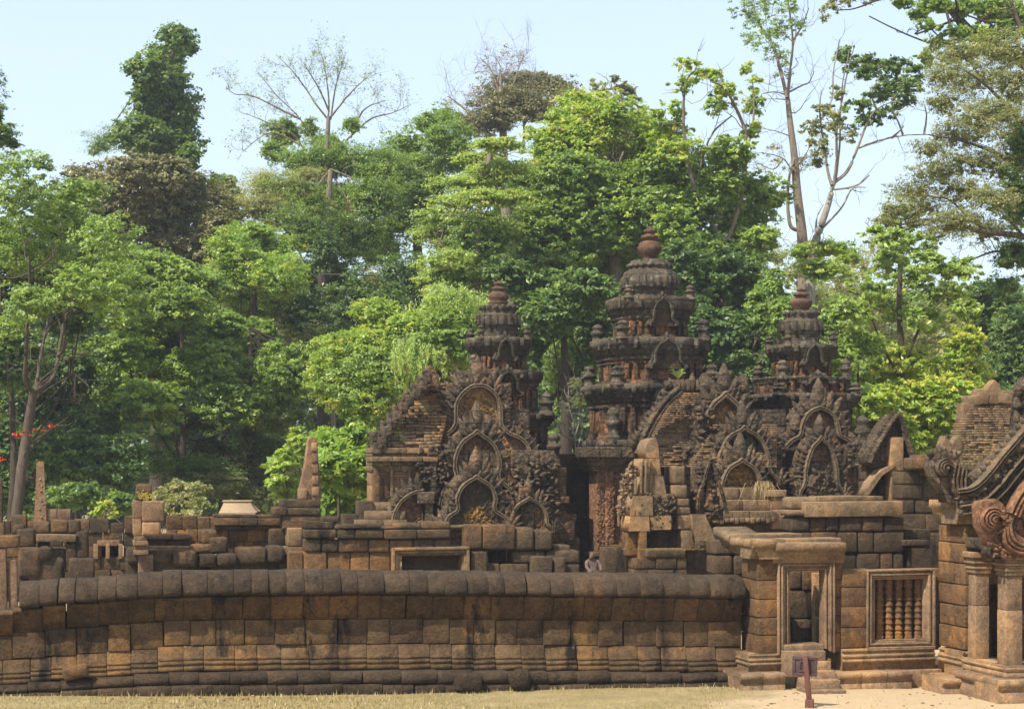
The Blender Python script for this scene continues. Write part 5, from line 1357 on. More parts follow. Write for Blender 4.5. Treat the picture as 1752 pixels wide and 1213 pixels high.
TREES = 'trees of the forest behind the temple'
def tree(name, label, cat, Y, parts, trunk=None, bark='bark', group=TREES, tw=None, cz=0.0):
    """parts: list of (crown name, material, lobes, options); trunk: list of (photo points, r0, r1)"""
    base = trunk[0][0][0]; x, y, z = P(base[0], base[1], Y)
    e = bpy.data.objects.new(name, None); COL.objects.link(e); e.location = (x, Y, max(0, z) * 0); tag(e, label, cat, group)
    m = MB(); tips = []
    for i, (pts, r0, r1) in enumerate(trunk):
        q = limb(m, pts, Y, r0, r1, 8 if i == 0 else 6, .05, 0 if i == 0 else 2.0)
        if tw: twigs(m, q, tw[0], tw[1], max(.012, r1 * .8 if r1 < .06 else .03), tw[2], tips=tips)
    if not tw or len(tw) < 4:
        # hidden limbs that carry the crown lobes
        top = P(*trunk[0][0][-1][:2], Y)
        for p in parts:
            for lb in p[2]:
                if rnd.random() < .75:
                    b = P(lb[0], lb[1], Y + (lb[4] if len(lb) > 4 else 0)); a0 = P(*trunk[0][0][rnd.randrange(len(trunk[0][0]) // 2, len(trunk[0][0]))][:2], Y)
                    mid = (a0 + b) / 2 + rng.normal(size=3) * .5 + np.array([0, 0, -.3])
                    qq = spline(np.array([a0, mid, b]), 5); qq = qq[:9]; r_ = min(.055, trunk[0][1] * .3); tube(m, qq, r_, r_ * .45, 5, rnd.random())
                    twigs(m, qq, 3, lb[2] * Y / FPX * .7, r_ * .5, 2)
    for a in m.v: a -= np.array([x, Y, 0])
    m.build('trunk', bark, e)
    for nm, mat, lobes, op in parts:
        c = MB(); op = dict(op); tl = op.pop('tips', 0); tsz = op.pop('tipsize', .12)
        crown(c, lobes, Y, **op) if lobes else None
        if tl and tips:
            for t in tips:
                k = tl; i = rng.integers(1, len(t), k); C = t[i] + rng.normal(size=(k, 3)) * .12
                leaves(c, C, np.tile([0, -.2, 1.], (k, 1)), tsz, .45, rng.normal(.5, .2, k), .3, 1.0)
        for a in c.v: a -= np.array([x, Y, 0])
        c.build(nm, mat, e)
    return e

# tall tree swallowed by climbers
tree('tree', 'tall dark tree smothered in climbers, its leaning top curled over against the sky', 'tree', 92,
     [('crown', 'l_ivy', [(305, 66, 30, 24), (322, 80, 14, 20), (276, 100, 28, 26), (300, 100, 18, 30), (258, 128, 40, 30), (296, 140, 24, 40), (282, 165, 48, 45), (250, 175, 30, 35), (280, 215, 58, 45), (315, 205, 22, 35), (245, 232, 50, 32), (305, 252, 42, 38), (325, 270, 22, 30), (280, 280, 60, 40)], dict(L=.30, wid=.7, clump=13, dens=.34, core=.16)),
      ('feathery_branch', 'l_dark', [(195, 238, 45, 20), (172, 252, 26, 14), (215, 218, 30, 16), (160, 262, 14, 8)], dict(L=.14, wid=.35, style='flat', clump=16, dens=.5, tone0=.6))],
     [([(285, 900), (284, 600), (280, 350), (276, 200), (288, 120), (305, 70)], .5, .08)], 'barkd')
tree('tree', 'wide olive brown crowned tree below the dark climber covered tree', 'tree', 80,
     [('crown', 'l_brown', [(262, 298, 80, 34), (200, 325, 62, 40), (310, 320, 70, 42), (150, 318, 48, 36), (270, 360, 105, 55), (350, 355, 62, 50), (210, 390, 60, 50), (300, 420, 90, 45), (378, 395, 34, 48), (340, 430, 60, 36), (120, 350, 40, 36)], dict(L=.26, wid=.45, clump=11, dens=.36, core=.12, shell=.6)),],
     [([(270, 900), (272, 600), (268, 450), (262, 330)], .45, .12)], 'barkd')
tree('tree', 'small dark round topped tree between the brown tree and the bare tree', 'tree', 86,
     [('crown', 'l_ivy', [(383, 318, 24, 20), (372, 345, 26, 24), (402, 338, 14, 12), (388, 370, 28, 28)], dict(L=.32, wid=.7, clump=11, tone0=.5))], [([(385, 900), (386, 600), (384, 330)], .25, .08)], 'barkd')
tree('tree', 'dark drooping tree cut by the upper left edge of the picture', 'tree', 62,
     [('crown', 'l_dark', [(-22, 150, 24, 45), (-12, 195, 24, 30), (2, 228, 24, 18), (22, 246, 12, 8), (-20, 240, 40, 30)], dict(L=.2, wid=.4, clump=13, style='round'))], [([(-70, 900), (-66, 500), (-60, 300), (-30, 170)], .5, .08)], 'barkd')
# flame tree at the left with its forked trunk
tree('flame_tree', 'slender forked brown tree at the left with thin yellow green foliage', 'tree', 52,
     [('crown', 'l_yell', [(35, 440, 62, 50), (110, 420, 70, 52), (185, 415, 60, 40), (60, 520, 66, 40), (160, 500, 80, 45), (110, 350, 70, 46), (30, 350, 50, 46), (225, 470, 40, 34), (60, 290, 34, 30), (15, 290, 30, 24), (150, 330, 40, 26), (20, 560, 40, 30), (200, 540, 46, 30)], dict(L=.17, wid=.5, clump=13, dens=.23, core=.0, shell=.2, tone0=.5)),
      ('scarlet_flowers', 'petal', [(40, 742, 12, 6, -1), (66, 738, 8, 5, -1), (26, 746, 4, 4, -1), (4, 786, 5, 4, -1), (88, 728, 4, 3, -1), (100, 521, 3, 3, -1)], dict(L=.07, wid=.8, clump=4, dens=.05, core=0))],
     [([(26, 890), (36, 815), (46, 745), (56, 680), (60, 668)], .17, .12), ([(60, 672), (42, 650), (46, 590), (49, 520), (50, 440)], .08, .035), ([(60, 670), (66, 645), (74, 590), (84, 530), (96, 470)], .07, .03), ([(62, 668), (90, 650), (100, 620), (108, 560), (124, 500), (150, 455), (190, 430)], .075, .02), ([(100, 610), (112, 590), (108, 540), (90, 480)], .06, .02), ([(115, 525), (150, 510), (190, 500)], .04, .015)], 'bark', tw=(5, 1.6, 2, 1))
# bare spreading tree
bare = [((545, 255), (540, 250), (514, 205), (471, 162), (442, 125)), ((514, 205), (478, 187), (434, 165), (402, 161), (386, 148)), ((561, 205), (540, 178), (525, 154), (500, 122), (471, 93)), ((561, 205), (562, 162), (554, 107), (545, 89)),
        ((565, 205), (576, 143), (589, 96)), ((565, 201), (598, 162), (630, 130)), ((592, 240), (634, 205), (670, 194), (699, 181)), ((525, 263), (500, 230), (463, 212), (420, 194)), ((514, 249), (463, 227), (416, 260)), ((600, 236), (622, 190), (660, 172)), ((562, 190), (545, 150), (520, 110))]
tree('bare_tree', 'nearly leafless tree spreading thin grey branches over the green canopy', 'tree', 88,
     [('crown', 'l_mid', [], dict(tips=3, tipsize=.13)), ('creeper', 'l_mid', [(488, 232, 40, 34), (470, 262, 30, 24), (530, 220, 20, 26), (602, 215, 22, 18), (560, 250, 40, 30)], dict(L=.22, wid=.5, clump=10, dens=.26))],
     [([(566, 900), (564, 600), (560, 400), (558, 300), (562, 200)], .3, .10)] + [(list(b), .055, .015) for b in bare], 'barkm', tw=(8, 1.4, 3, 1))
tree('tree', 'dark olive green tree with feathery foliage and a dead brown spray, below the bare tree', 'tree', 80,
     [('crown', 'l_mid', [(545, 282, 85, 40), (620, 285, 70, 34), (500, 330, 60, 36), (570, 350, 95, 55), (640, 340, 60, 50), (600, 410, 80, 45), (665, 300, 44, 40), (520, 400, 60, 50), (650, 400, 40, 36)], dict(L=.17, wid=.4, clump=13, dens=.40, style='round', flat=.6, tone0=.35, core=.14)),
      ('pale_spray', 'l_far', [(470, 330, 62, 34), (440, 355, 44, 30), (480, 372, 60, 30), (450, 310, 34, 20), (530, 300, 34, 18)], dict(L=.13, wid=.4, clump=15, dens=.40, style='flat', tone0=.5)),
      ('dead_spray', 'l_rust', [(600, 352, 12, 12), (594, 372, 8, 16), (588, 392, 5, 12), (566, 348, 9, 6)], dict(L=.16, wid=.3, clump=7, dens=.5, style='hang', core=0))],
     [([(562, 900), (560, 650), (558, 500), (560, 380), (565, 290)], .40, .10), ([(560, 420), (520, 400), (480, 390), (450, 376)], .10, .03), ([(560, 400), (510, 385), (497, 355)], .06, .02)], 'barkm')
tree('tree', 'yellow green tree with an open leafy crown right of the bare tree', 'tree', 84,
     [('crown', 'l_yell', [(738, 212, 40, 26), (762, 200, 24, 20), (700, 250, 52, 28), (760, 245, 52, 36), (665, 275, 40, 26), (720, 290, 70, 36), (780, 270, 40, 36), (700, 335, 60, 32), (735, 380, 46, 40), (680, 380, 34, 30)], dict(L=.19, wid=.5, clump=12, dens=.34, core=.08)),
      ('inner_leaves', 'l_dark', [(690, 345, 50, 40), (730, 330, 50, 40), (650, 430, 60, 40)], dict(L=.2, wid=.5, clump=13, dens=.24))],
     [([(716, 900), (714, 600), (716, 450), (712, 380), (722, 300), (740, 225)], .34, .08)], 'barkd')
tree('tree', 'tall rusty brown tree thinning to bare twigs at the top of the forest', 'tree', 96,
     [('crown', 'l_brown', [(905, 140, 62, 24), (950, 150, 48, 24), (870, 165, 62, 30), (975, 165, 24, 20), (920, 185, 70, 34), (850, 200, 60, 40), (800, 215, 46, 30)], dict(L=.22, wid=.45, clump=11, dens=.36, core=.08)),
      ('rusty_twigs', 'l_rust', [(862, 105, 40, 24), (845, 130, 44, 22), (800, 165, 46, 20), (770, 182, 24, 14), (888, 112, 22, 18), (870, 92, 26, 12)], dict(L=.14, wid=.35, clump=10, dens=.16, core=0, shell=.2))],
     [([(870, 900), (868, 500), (862, 260), (858, 180), (856, 120)], .4, .06), ([(862, 260), (820, 210), (780, 175), (765, 165)], .1, .02), ([(858, 190), (880, 140), (895, 100)], .08, .02), ([(858, 170), (840, 120), (822, 100)], .06, .02), ([(896, 262), (897, 215), (885, 190), (870, 165)], .09, .03), ([(897, 215), (915, 180), (920, 155)], .06, .02)], 'barkm', tw=(6, 2.2, 3, 1))
tree('tree', 'thin tree with a few broad pale leaves just above the bright green crown', 'tree', 82,
     [('crown', 'l_olive', [(1048, 145, 22, 12), (1070, 158, 22, 14), (1085, 176, 12, 14), (1040, 160, 18, 12), (1010, 150, 14, 10)], dict(L=.34, wid=.5, clump=8, dens=.13, core=0))], [([(1075, 900), (1074, 500), (1076, 260), (1068, 190), (1060, 150)], .2, .04)], 'barkm', tw=(4, 1.5, 2))
# bright green domed tree in the middle
tree('tree', 'broad bright green domed tree behind the central tower', 'tree', 72,
     [('crown', 'l_bright', [(1008, 190, 62, 32), (1045, 200, 46, 34), (972, 215, 44, 32), (1085, 220, 50, 34), (1120, 245, 44, 34), (940, 250, 40, 36), (1010, 240, 70, 40), (1070, 265, 66, 40)], dict(L=.24, wid=.5, clump=11, dens=.36, tone0=.55)),
      ('lower_crown', 'l_mid', [(1130, 290, 50, 46), (980, 300, 70, 44), (1050, 330, 90, 50), (920, 320, 50, 50), (1130, 350, 60, 44), (990, 380, 84, 50), (1070, 400, 80, 50), (920, 400, 56, 54), (1150, 410, 46, 50), (960, 460, 84, 56), (900, 470, 46, 50), (1030, 470, 80, 50)], dict(L=.26, wid=.5, clump=11, dens=.36, tone0=.42, core=.14))],
     [([(1050, 900), (1052, 600), (1052, 450), (1040, 330), (1020, 230)], .45, .08), ([(1000, 300), (996, 250), (990, 210)], .07, .02), ([(1050, 430), (1075, 400), (1110, 375)], .06, .02)], 'barkm')
tree('tree', 'dark glossy tree close behind the left shoulder of the central tower', 'tree', 66,
     [('crown', 'l_dark', [(940, 540, 60, 46), (1000, 560, 60, 50), (900, 560, 40, 50), (960, 610, 60, 44), (1010, 500, 60, 34), (935, 500, 44, 30), (960, 660, 50, 46), (868, 480, 34, 34)], dict(L=.30, wid=.5, clump=11, dens=.36, tone0=.5, core=.18)),
      ('hanging_pods', 'l_yell', [(950, 625, 26, 36), (972, 600, 18, 30), (930, 660, 22, 30)], dict(L=.24, wid=.22, clump=10, dens=.24, style='hang', core=0))],
     [([(968, 900), (968, 700), (966, 560)], .3, .1)], 'barkd')
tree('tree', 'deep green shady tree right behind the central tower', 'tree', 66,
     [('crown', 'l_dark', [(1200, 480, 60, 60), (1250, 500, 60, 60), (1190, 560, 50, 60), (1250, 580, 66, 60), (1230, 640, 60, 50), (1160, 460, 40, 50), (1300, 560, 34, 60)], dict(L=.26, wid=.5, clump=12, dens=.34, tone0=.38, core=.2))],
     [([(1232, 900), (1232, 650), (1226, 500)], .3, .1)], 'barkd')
# layered lime green tree
tree('tree', 'pale lime green tree in flat layered sprays left of the bright dome', 'tree', 68,
     [('crown', 'l_lime', [(850, 248, 52, 14), (815, 275, 54, 14), (862, 290, 60, 18), (800, 315, 52, 16), (850, 340, 64, 18), (782, 345, 46, 14), (770, 372, 56, 16), (830, 385, 66, 20), (748, 400, 46, 14), (800, 425, 66, 20), (762, 448, 44, 16), (745, 478, 46, 18), (820, 470, 60, 24), (770, 500, 60, 22)], dict(L=.20, wid=.42, clump=13, dens=.44, style='flat', tone0=.5, core=.06)),
      ('inner_leaves', 'l_yell', [(830, 310, 60, 40), (830, 410, 70, 50), (780, 460, 60, 40)], dict(L=.2, wid=.5, clump=12, dens=.2, tone0=.35))],
     [([(812, 900), (812, 650), (815, 480), (820, 360), (840, 260)], .28, .06), ([(818, 400), (838, 350), (842, 320)], .05, .02)], 'barkm')
tree('tree', 'yellow green tree with long hanging leaf chains beside the left tower', 'tree', 60,
     [('crown', 'l_lime', [(765, 520, 52, 30), (815, 545, 44, 40), (740, 560, 46, 40), (790, 590, 54, 44), (725, 610, 44, 40), (830, 600, 30, 40), (780, 640, 40, 34), (700, 590, 30, 30)], dict(L=.24, wid=.25, clump=13, dens=.40, style='hang', tone0=.42, core=.08)),
      ('inner_leaves', 'l_mid', [(770, 570, 60, 60), (740, 620, 50, 40), (810, 620, 50, 40)], dict(L=.22, wid=.4, clump=12, dens=.2, tone0=.5))],
     [([(780, 900), (780, 700), (778, 560)], .22, .08)], 'bark')
tree('tree', 'fresh green bushy tree at the left of the brick vault', 'tree', 63,
     [('crown', 'l_bright', [(640, 590, 64, 40), (690, 560, 40, 30), (600, 620, 50, 40), (660, 640, 66, 44), (620, 690, 60, 44), (690, 690, 50, 46), (570, 600, 40, 26), (560, 660, 30, 40), (640, 540, 50, 26)], dict(L=.17, wid=.5, clump=12, dens=.40, tone0=.52)),
      ('inner_leaves', 'l_mid', [(640, 640, 80, 70)], dict(L=.2, dens=.2))],
     [([(640, 900), (640, 740), (642, 620)], .22, .08)], 'bark')
# trees of the left middle
tree('tree', 'mid green dome shaped tree left of the dark trunk in the middle of the forest', 'tree', 74,
     [('crown', 'l_bright', [(432, 400, 44, 26), (400, 430, 46, 34), (460, 430, 54, 34), (420, 470, 66, 36), (480, 480, 50, 40), (385, 490, 40, 40), (440, 520, 70, 40)], dict(L=.19, wid=.45, clump=12, dens=.38, tone0=.38, core=.12))],
     [([(436, 900), (436, 650), (434, 480)], .3, .1)], 'barkd')
tree('tree', 'shady dark green tree with a creeper wrapped trunk under the feathery olive tree', 'tree', 76,
     [('crown', 'l_dark', [(560, 480, 60, 50), (520, 540, 50, 50), (610, 520, 50, 50), (560, 560, 50, 50), (555, 440, 30, 60), (690, 480, 44, 40), (660, 520, 40, 36)], dict(L=.2, wid=.5, clump=12, dens=.34, tone0=.35, core=.2)),
      ('creeper', 'l_olive', [(500, 560, 40, 40), (530, 600, 30, 40), (640, 490, 34, 30)], dict(L=.16, wid=.4, clump=11, dens=.26, tone0=.3))],
     [([(556, 900), (554, 650), (552, 470)], .36, .2)], 'barkd')
lm = [('mid green bushy tree right of the slender flame tree, with pale tips', 'l_mid', [(260, 470, 70, 40), (330, 490, 60, 40), (200, 500, 50, 40), (300, 530, 60, 36), (250, 560, 56, 34), (310, 570, 50, 36), (215, 600, 54, 40), (280, 620, 66, 44), (340, 630, 50, 44), (200, 660, 56, 44), (260, 690, 70, 44)], dict(L=.24, wid=.5, clump=11, dens=.36, tone0=.5, core=.16), 66),
      ('grey green leafy tree with broad leaves between the bushy tree and the fresh green tree', 'l_mid', [(385, 560, 46, 36), (440, 580, 54, 40), (370, 620, 46, 40), (430, 650, 64, 46), (490, 640, 44, 44), (400, 700, 56, 40), (470, 710, 54, 44)], dict(L=.24, wid=.5, clump=11, dens=.36, tone0=.45, core=.16), 68),
      ('shady deep green tree with level feathery boughs left of the standing pediment fragment', 'l_dark', [(330, 720, 60, 26), (300, 750, 66, 24), (360, 770, 60, 26), (420, 750, 50, 30), (270, 790, 66, 28), (460, 770, 46, 30), (340, 810, 80, 30)], dict(L=.16, wid=.35, clump=15, dens=.40, style='flat', tone0=.42, core=.1), 68),
      ('dark understorey tree filling the lower left behind the slim pillar', 'l_dark', [(120, 640, 60, 46), (90, 700, 70, 50), (160, 730, 70, 50), (130, 790, 80, 50), (60, 780, 60, 60), (200, 800, 60, 50), (20, 700, 50, 60)], dict(L=.22, wid=.5, clump=12, dens=.34, tone0=.45, core=.2), 64),
      ('olive tinted young tree with light sprays behind the pale tan roof', 'l_olive', [(410, 800, 50, 30), (450, 820, 46, 34), (380, 830, 46, 30), (430, 850, 50, 26), (480, 850, 30, 30)], dict(L=.15, wid=.4, clump=12, dens=.36, style='flat', tone0=.42), 67),
      ('dark green tree leaning out at the far left edge under the flame tree crown', 'l_dark', [(-10, 600, 50, 60), (30, 620, 50, 50), (60, 470, 70, 50), (150, 450, 70, 46), (120, 540, 60, 50), (20, 420, 50, 50), (100, 380, 60, 40), (-20, 520, 40, 60), (20, 840, 60, 50), (0, 760, 40, 50)], dict(L=.22, wid=.5, clump=12, dens=.32, tone0=.45, core=.18), 60)]
for lab, mt, lobes, op, Y in lm:
    px = lobes[len(lobes) // 2][0]
    tree('tree', lab, 'tree', Y, [('crown', mt, lobes, op)], [([(px, 905), (px + 3, 800), (px - 2, lobes[0][1])], .2, .06)], 'barkd')
sh = [('light leaved shrub with bare pale stems right of the pillar stub', 'l_olive', [(310, 840, 34, 26), (338, 850, 26, 24), (285, 850, 24, 24), (320, 870, 34, 18)], dict(L=.16, wid=.5, clump=9, dens=.24, core=0, tone0=.6), 50, [(315, 905), (314, 870), (312, 845)]),
      ('small bright green shrub growing on the ruined wall at the left', 'l_bright', [(180, 868, 14, 10), (172, 878, 12, 8), (188, 880, 12, 8)], dict(L=.16, wid=.5, clump=6, dens=.5, core=0, tone0=.7), 43, [(180, 890), (180, 872)]),
      ('broad leaved bright green bush between the pediment fragment and the shrine vault', 'l_bright', [(575, 765, 40, 28), (612, 760, 28, 30), (560, 800, 34, 30), (600, 810, 36, 36), (575, 845, 32, 34), (560, 870, 20, 20), (560, 770, 24, 20)], dict(L=.30, wid=.42, clump=10, dens=.40, tone0=.38, flat=.9, core=.12), 50, [(580, 905), (580, 850), (582, 790)]),
      ('pale leaved bush just left of the standing pediment fragment', 'l_mid', [(480, 800, 26, 24), (500, 790, 22, 22), (490, 830, 24, 26), (470, 825, 18, 16), (510, 760, 16, 22)], dict(L=.22, wid=.45, clump=8, dens=.30, tone0=.85, core=.06), 52, [(490, 905), (490, 850), (488, 810)]),
      ('low dull green bush behind the ruined wall with square openings', 'l_dark', [(130, 850, 50, 24), (90, 860, 30, 20), (215, 860, 30, 20), (170, 855, 30, 18)], dict(L=.2, wid=.5, clump=10, dens=.34, tone0=.7), 54, [(130, 905), (130, 860)])]
for lab, mt, lobes, op, Y, tk in sh:
    tree('shrub', lab, 'shrub', Y, [('crown', mt, lobes, op)], [(tk, .05, .02)], 'bark', group='shrubs growing among the ruins')
# right side
tree('tree', 'airy light green tree with visible dark limbs right of the bright dome', 'tree', 70,
     [('crown', 'l_bright', [(1180, 112, 20, 12), (1192, 128, 22, 14), (1220, 132, 26, 16), (1243, 160, 28, 20), (1165, 148, 20, 12), (1150, 195, 34, 16), (1145, 225, 40, 24), (1230, 185, 20, 16), (1288, 182, 20, 26), (1275, 118, 12, 12), (1292, 140, 10, 12), (1286, 225, 20, 24), (1160, 262, 50, 24)], dict(L=.27, wid=.5, clump=9, dens=.26, tone0=.55, core=0, shell=.2)),
      ('lower_crown', 'l_mid', [(1180, 300, 60, 34), (1250, 270, 40, 30), (1240, 320, 56, 34), (1200, 350, 70, 36), (1295, 330, 46, 26), (1270, 370, 60, 30), (1320, 345, 26, 16), (1230, 410, 66, 36), (1160, 390, 40, 40), (1300, 410, 40, 24), (1280, 440, 44, 30), (1180, 440, 50, 36)], dict(L=.27, wid=.5, clump=10, dens=.29, tone0=.52, core=.05))],
     [([(1240, 900), (1240, 600), (1236, 450), (1240, 400)], .3, .14), ([(1240, 420), (1268, 336), (1276, 237), (1260, 186), (1237, 150), (1218, 140)], .11, .03), ([(1240, 420), (1190, 330), (1177, 273), (1170, 198), (1174, 139), (1188, 122)], .10, .03), ([(1190, 330), (1201, 273), (1221, 226), (1253, 198)], .07, .025), ([(1276, 260), (1290, 200), (1286, 130)], .06, .02)], 'barkm', tw=(4, 1.6, 2, 1))
tree('tree', 'very tall slender grey trunked tree reaching out of the top of the picture', 'tree', 78,
     [('crown', 'l_yell', [(1272, 14, 26, 16), (1300, 10, 30, 20), (1285, 38, 26, 18), (1318, 50, 24, 22), (1345, 20, 30, 24), (1360, 50, 20, 20), (1284, 72, 18, 16), (1310, 90, 22, 14), (1338, 100, 18, 20), (1344, 130, 14, 18), (1330, 60, 20, 20), (1302, 62, 20, 14), (1350, -10, 40, 14)], dict(L=.18, wid=.45, clump=9, dens=.22, core=0, shell=.2)),
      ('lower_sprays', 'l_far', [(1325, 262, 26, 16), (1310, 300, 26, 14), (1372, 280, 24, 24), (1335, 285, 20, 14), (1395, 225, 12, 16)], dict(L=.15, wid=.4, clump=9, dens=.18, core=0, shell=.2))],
     [([(1378, 900), (1376, 520), (1374, 440), (1370, 380), (1362, 300), (1353, 220), (1348, 165)], .34, .10), ([(1348, 168), (1325, 85), (1302, 45), (1290, 12)], .09, .03), ([(1349, 165), (1352, 110), (1356, 60), (1345, -20)], .08, .03), ([(1352, 158), (1372, 146), (1384, 140), (1392, 122)], .05, .015), ([(1357, 72), (1376, 40), (1384, 15)], .05, .02), ([(1350, 165), (1325, 158), (1302, 162)], .04, .015), ([(1368, 395), (1352, 385), (1349, 340), (1351, 300), (1362, 260)], .10, .05), ([(1358, 300), (1340, 272), (1305, 262)], .04, .015), ([(1356, 235), (1330, 225), (1308, 220)], .03, .012), ([(1340, 272), (1322, 290), (1290, 275)], .04, .015)], 'barkm', tw=(6, 1.4, 2, 1))
white = [((1423, 316), (1415, 285), (1403, 198), (1405, 154)), ((1427, 316), (1431, 277), (1433, 218), (1447, 138), (1462, 83)), ((1403, 206), (1423, 170), (1427, 119), (1437, 67)), ((1427, 313), (1450, 293), (1466, 253), (1478, 222), (1494, 194), (1526, 176), (1545, 178)), ((1466, 253), (1510, 239), (1545, 233), (1590, 231)), ((1403, 396), (1439, 356), (1458, 324), (1482, 322)), ((1427, 324), (1466, 318), (1488, 301)), ((1430, 310), (1437, 240), (1440, 150), (1452, 100)), ((1500, 190), (1492, 160), (1506, 130)), ((1545, 232), (1536, 205), (1528, 190)), ((1580, 231), (1584, 200), (1582, 180)), ((1526, 236), (1536, 228), (1545, 215)), ((1526, 176), (1540, 156)), ((1395, 410), (1398, 372), (1408, 350))]
tree('dead_tree', 'pale barked tree of bare white limbs with dark leaf clumps, right of the towers', 'tree', 74,
     [('leaf_clumps', 'l_ivy', [(1444, 92, 16, 14), (1452, 110, 14, 16), (1482, 105, 20, 12), (1505, 118, 26, 18), (1535, 120, 26, 16), (1478, 130, 20, 16), (1520, 148, 34, 18), (1556, 150, 20, 20), (1500, 165, 26, 14), (1545, 180, 24, 16), (1470, 185, 20, 14), (1488, 210, 26, 14), (1510, 200, 16, 14), (1566, 128, 14, 14)], dict(L=.30, wid=.55, clump=9, dens=.26, core=0, shell=.2, tone0=.35)),
      ('olive_clumps', 'l_olive', [(1412, 195, 22, 24), (1392, 225, 18, 20), (1430, 215, 16, 22), (1400, 255, 22, 22), (1440, 170, 14, 22), (1398, 285, 14, 16), (1450, 230, 16, 14)], dict(L=.24, wid=.5, clump=9, dens=.22, core=0, shell=.2, tone0=.45)),
      ('base_leaves', 'l_bright', [(1420, 425, 46, 16), (1380, 435, 34, 18), (1450, 440, 30, 16), (1400, 462, 50, 20)], dict(L=.22, wid=.45, clump=12, dens=.3, style='flat', tone0=.45))],
     [([(1382, 900), (1384, 640), (1386, 520), (1388, 450), (1396, 412), (1408, 378), (1418, 345), (1426, 312)], .28, .10)] + [(list(b), .08 if i in (0, 1, 3) else .055, .02) for i, b in enumerate(white)], 'barkp', tw=(2, 1.2, 2, 1))
tree('tree', 'large olive green tree filling the right edge with drooping boughs', 'tree', 56,
     [('crown', 'l_olive', [(1650, 95, 60, 26), (1720, 90, 60, 30), (1612, 130, 36, 26), (1670, 140, 70, 30), (1740, 150, 50, 40), (1620, 180, 46, 28), (1690, 200, 70, 36), (1640, 235, 66, 28), (1740, 230, 40, 50), (1590, 260, 36, 20), (1660, 280, 60, 28), (1720, 290, 44, 36), (1600, 300, 48, 22), (1560, 330, 40, 24), (1640, 330, 60, 26), (1700, 345, 50, 30), (1580, 360, 56, 22), (1530, 362, 30, 20), (1510, 385, 22, 16), (1640, 380, 60, 24), (1600, 400, 40, 18), (1690, 400, 50, 24), (1745, 360, 30, 50)], dict(L=.125, wid=.42, clump=14, dens=.40, style='round', flat=.45, tone0=.5, core=.02, shell=.25)),
      ('dark_boughs', 'l_dark', [(1740, 340, 30, 60), (1735, 440, 36, 40), (1745, 260, 26, 50), (1720, 490, 30, 20)], dict(L=.15, wid=.4, clump=12, dens=.3, tone0=.5))],  # boughs in the dark green leaf material
     [([(1860, 900), (1850, 600), (1830, 420), (1800, 300), (1780, 100)], .5, .2), ([(1838, 440), (1752, 406), (1690, 398), (1640, 385), (1585, 376), (1540, 385)], .13, .02), ([(1835, 430), (1752, 437), (1705, 430), (1655, 447)], .09, .02), ([(1800, 310), (1740, 280), (1690, 255), (1640, 240), (1590, 232)], .10, .02), ([(1690, 398), (1660, 375), (1620, 340), (1570, 335)], .05, .015), ([(1795, 250), (1740, 200), (1690, 150), (1650, 120)], .1, .02), ([(1752, 406), (1730, 380), (1690, 340)], .05, .015)], 'bark', tw=(5, 1.5, 2, 1))
tree('tree', 'dark limbed tree leaning in from the top right corner', 'tree', 66,
     [('crown', 'l_mid', [(1640, 16, 40, 16), (1690, 20, 44, 26), (1735, 30, 40, 34), (1600, 10, 40, 14), (1570, 25, 20, 12), (1585, 45, 16, 10), (1640, 60, 34, 18), (1700, 60, 44, 20), (1600, 76, 20, 8), (1625, 95, 26, 10), (1580, 100, 16, 10), (1545, 5, 20, 8)], dict(L=.24, wid=.5, clump=9, dens=.26, tone0=.4, core=.04)),
      ('outer_spray', 'l_olive', [(1420, 16, 14, 10), (1440, 4, 26, 10), (1470, 0, 30, 8), (1412, 32, 6, 6), (1490, -6, 40, 8)], dict(L=.2, wid=.45, clump=8, dens=.3, core=0))],
     [([(1900, 900), (1880, 500), (1850, 250), (1760, 110), (1700, 90), (1664, 60), (1640, 32), (1612, -6)], .5, .12), ([(1780, 100), (1752, 60), (1735, 20), (1725, -10)], .12, .05), ([(1760, 60), (1715, 42), (1680, 36), (1650, 24)], .08, .02), ([(1640, -30), (1580, -20), (1505, 0), (1462, 16), (1425, 18)], .07, .015), ([(1664, 68), (1620, 76), (1580, 82)], .05, .015)], 'barkd')
tree('tree', 'broad leaved light green tree standing open before the sky at the right', 'tree', 54,
     [('crown', 'l_lime', [(1540, 385, 30, 22), (1518, 410, 34, 20), (1560, 425, 34, 22), (1525, 450, 40, 22), (1590, 455, 30, 24), (1640, 468, 36, 22), (1560, 480, 40, 22), (1490, 500, 36, 26), (1610, 505, 46, 26), (1450, 545, 34, 28), (1520, 530, 44, 26), (1580, 545, 34, 26), (1650, 530, 32, 24), (1470, 590, 46, 30), (1440, 620, 30, 30), (1480, 640, 40, 24)], dict(L=.26, wid=.42, clump=9, dens=.28, tone0=.25, core=0, shell=.3)),
      ('lower_crown', 'l_bright', [(1540, 625, 50, 30), (1600, 640, 54, 34), (1650, 600, 36, 40), (1500, 690, 50, 36), (1560, 690, 54, 36), (1630, 690, 50, 40), (1480, 740, 44, 36), (1590, 750, 60, 36), (1660, 650, 40, 40), (1540, 750, 40, 30)], dict(L=.26, wid=.42, clump=9, dens=.36, tone0=.65, core=.10))],
     [([(1540, 900), (1540, 700), (1541, 600), (1540, 500), (1542, 400)], .16, .05), ([(1541, 640), (1575, 560), (1620, 500)], .06, .02), ([(1540, 650), (1505, 580), (1480, 520)], .05, .02), ([(1470, 720), (1468, 640), (1470, 560)], .05, .02)], 'barkd', tw=(3, 1.2, 2, 1))
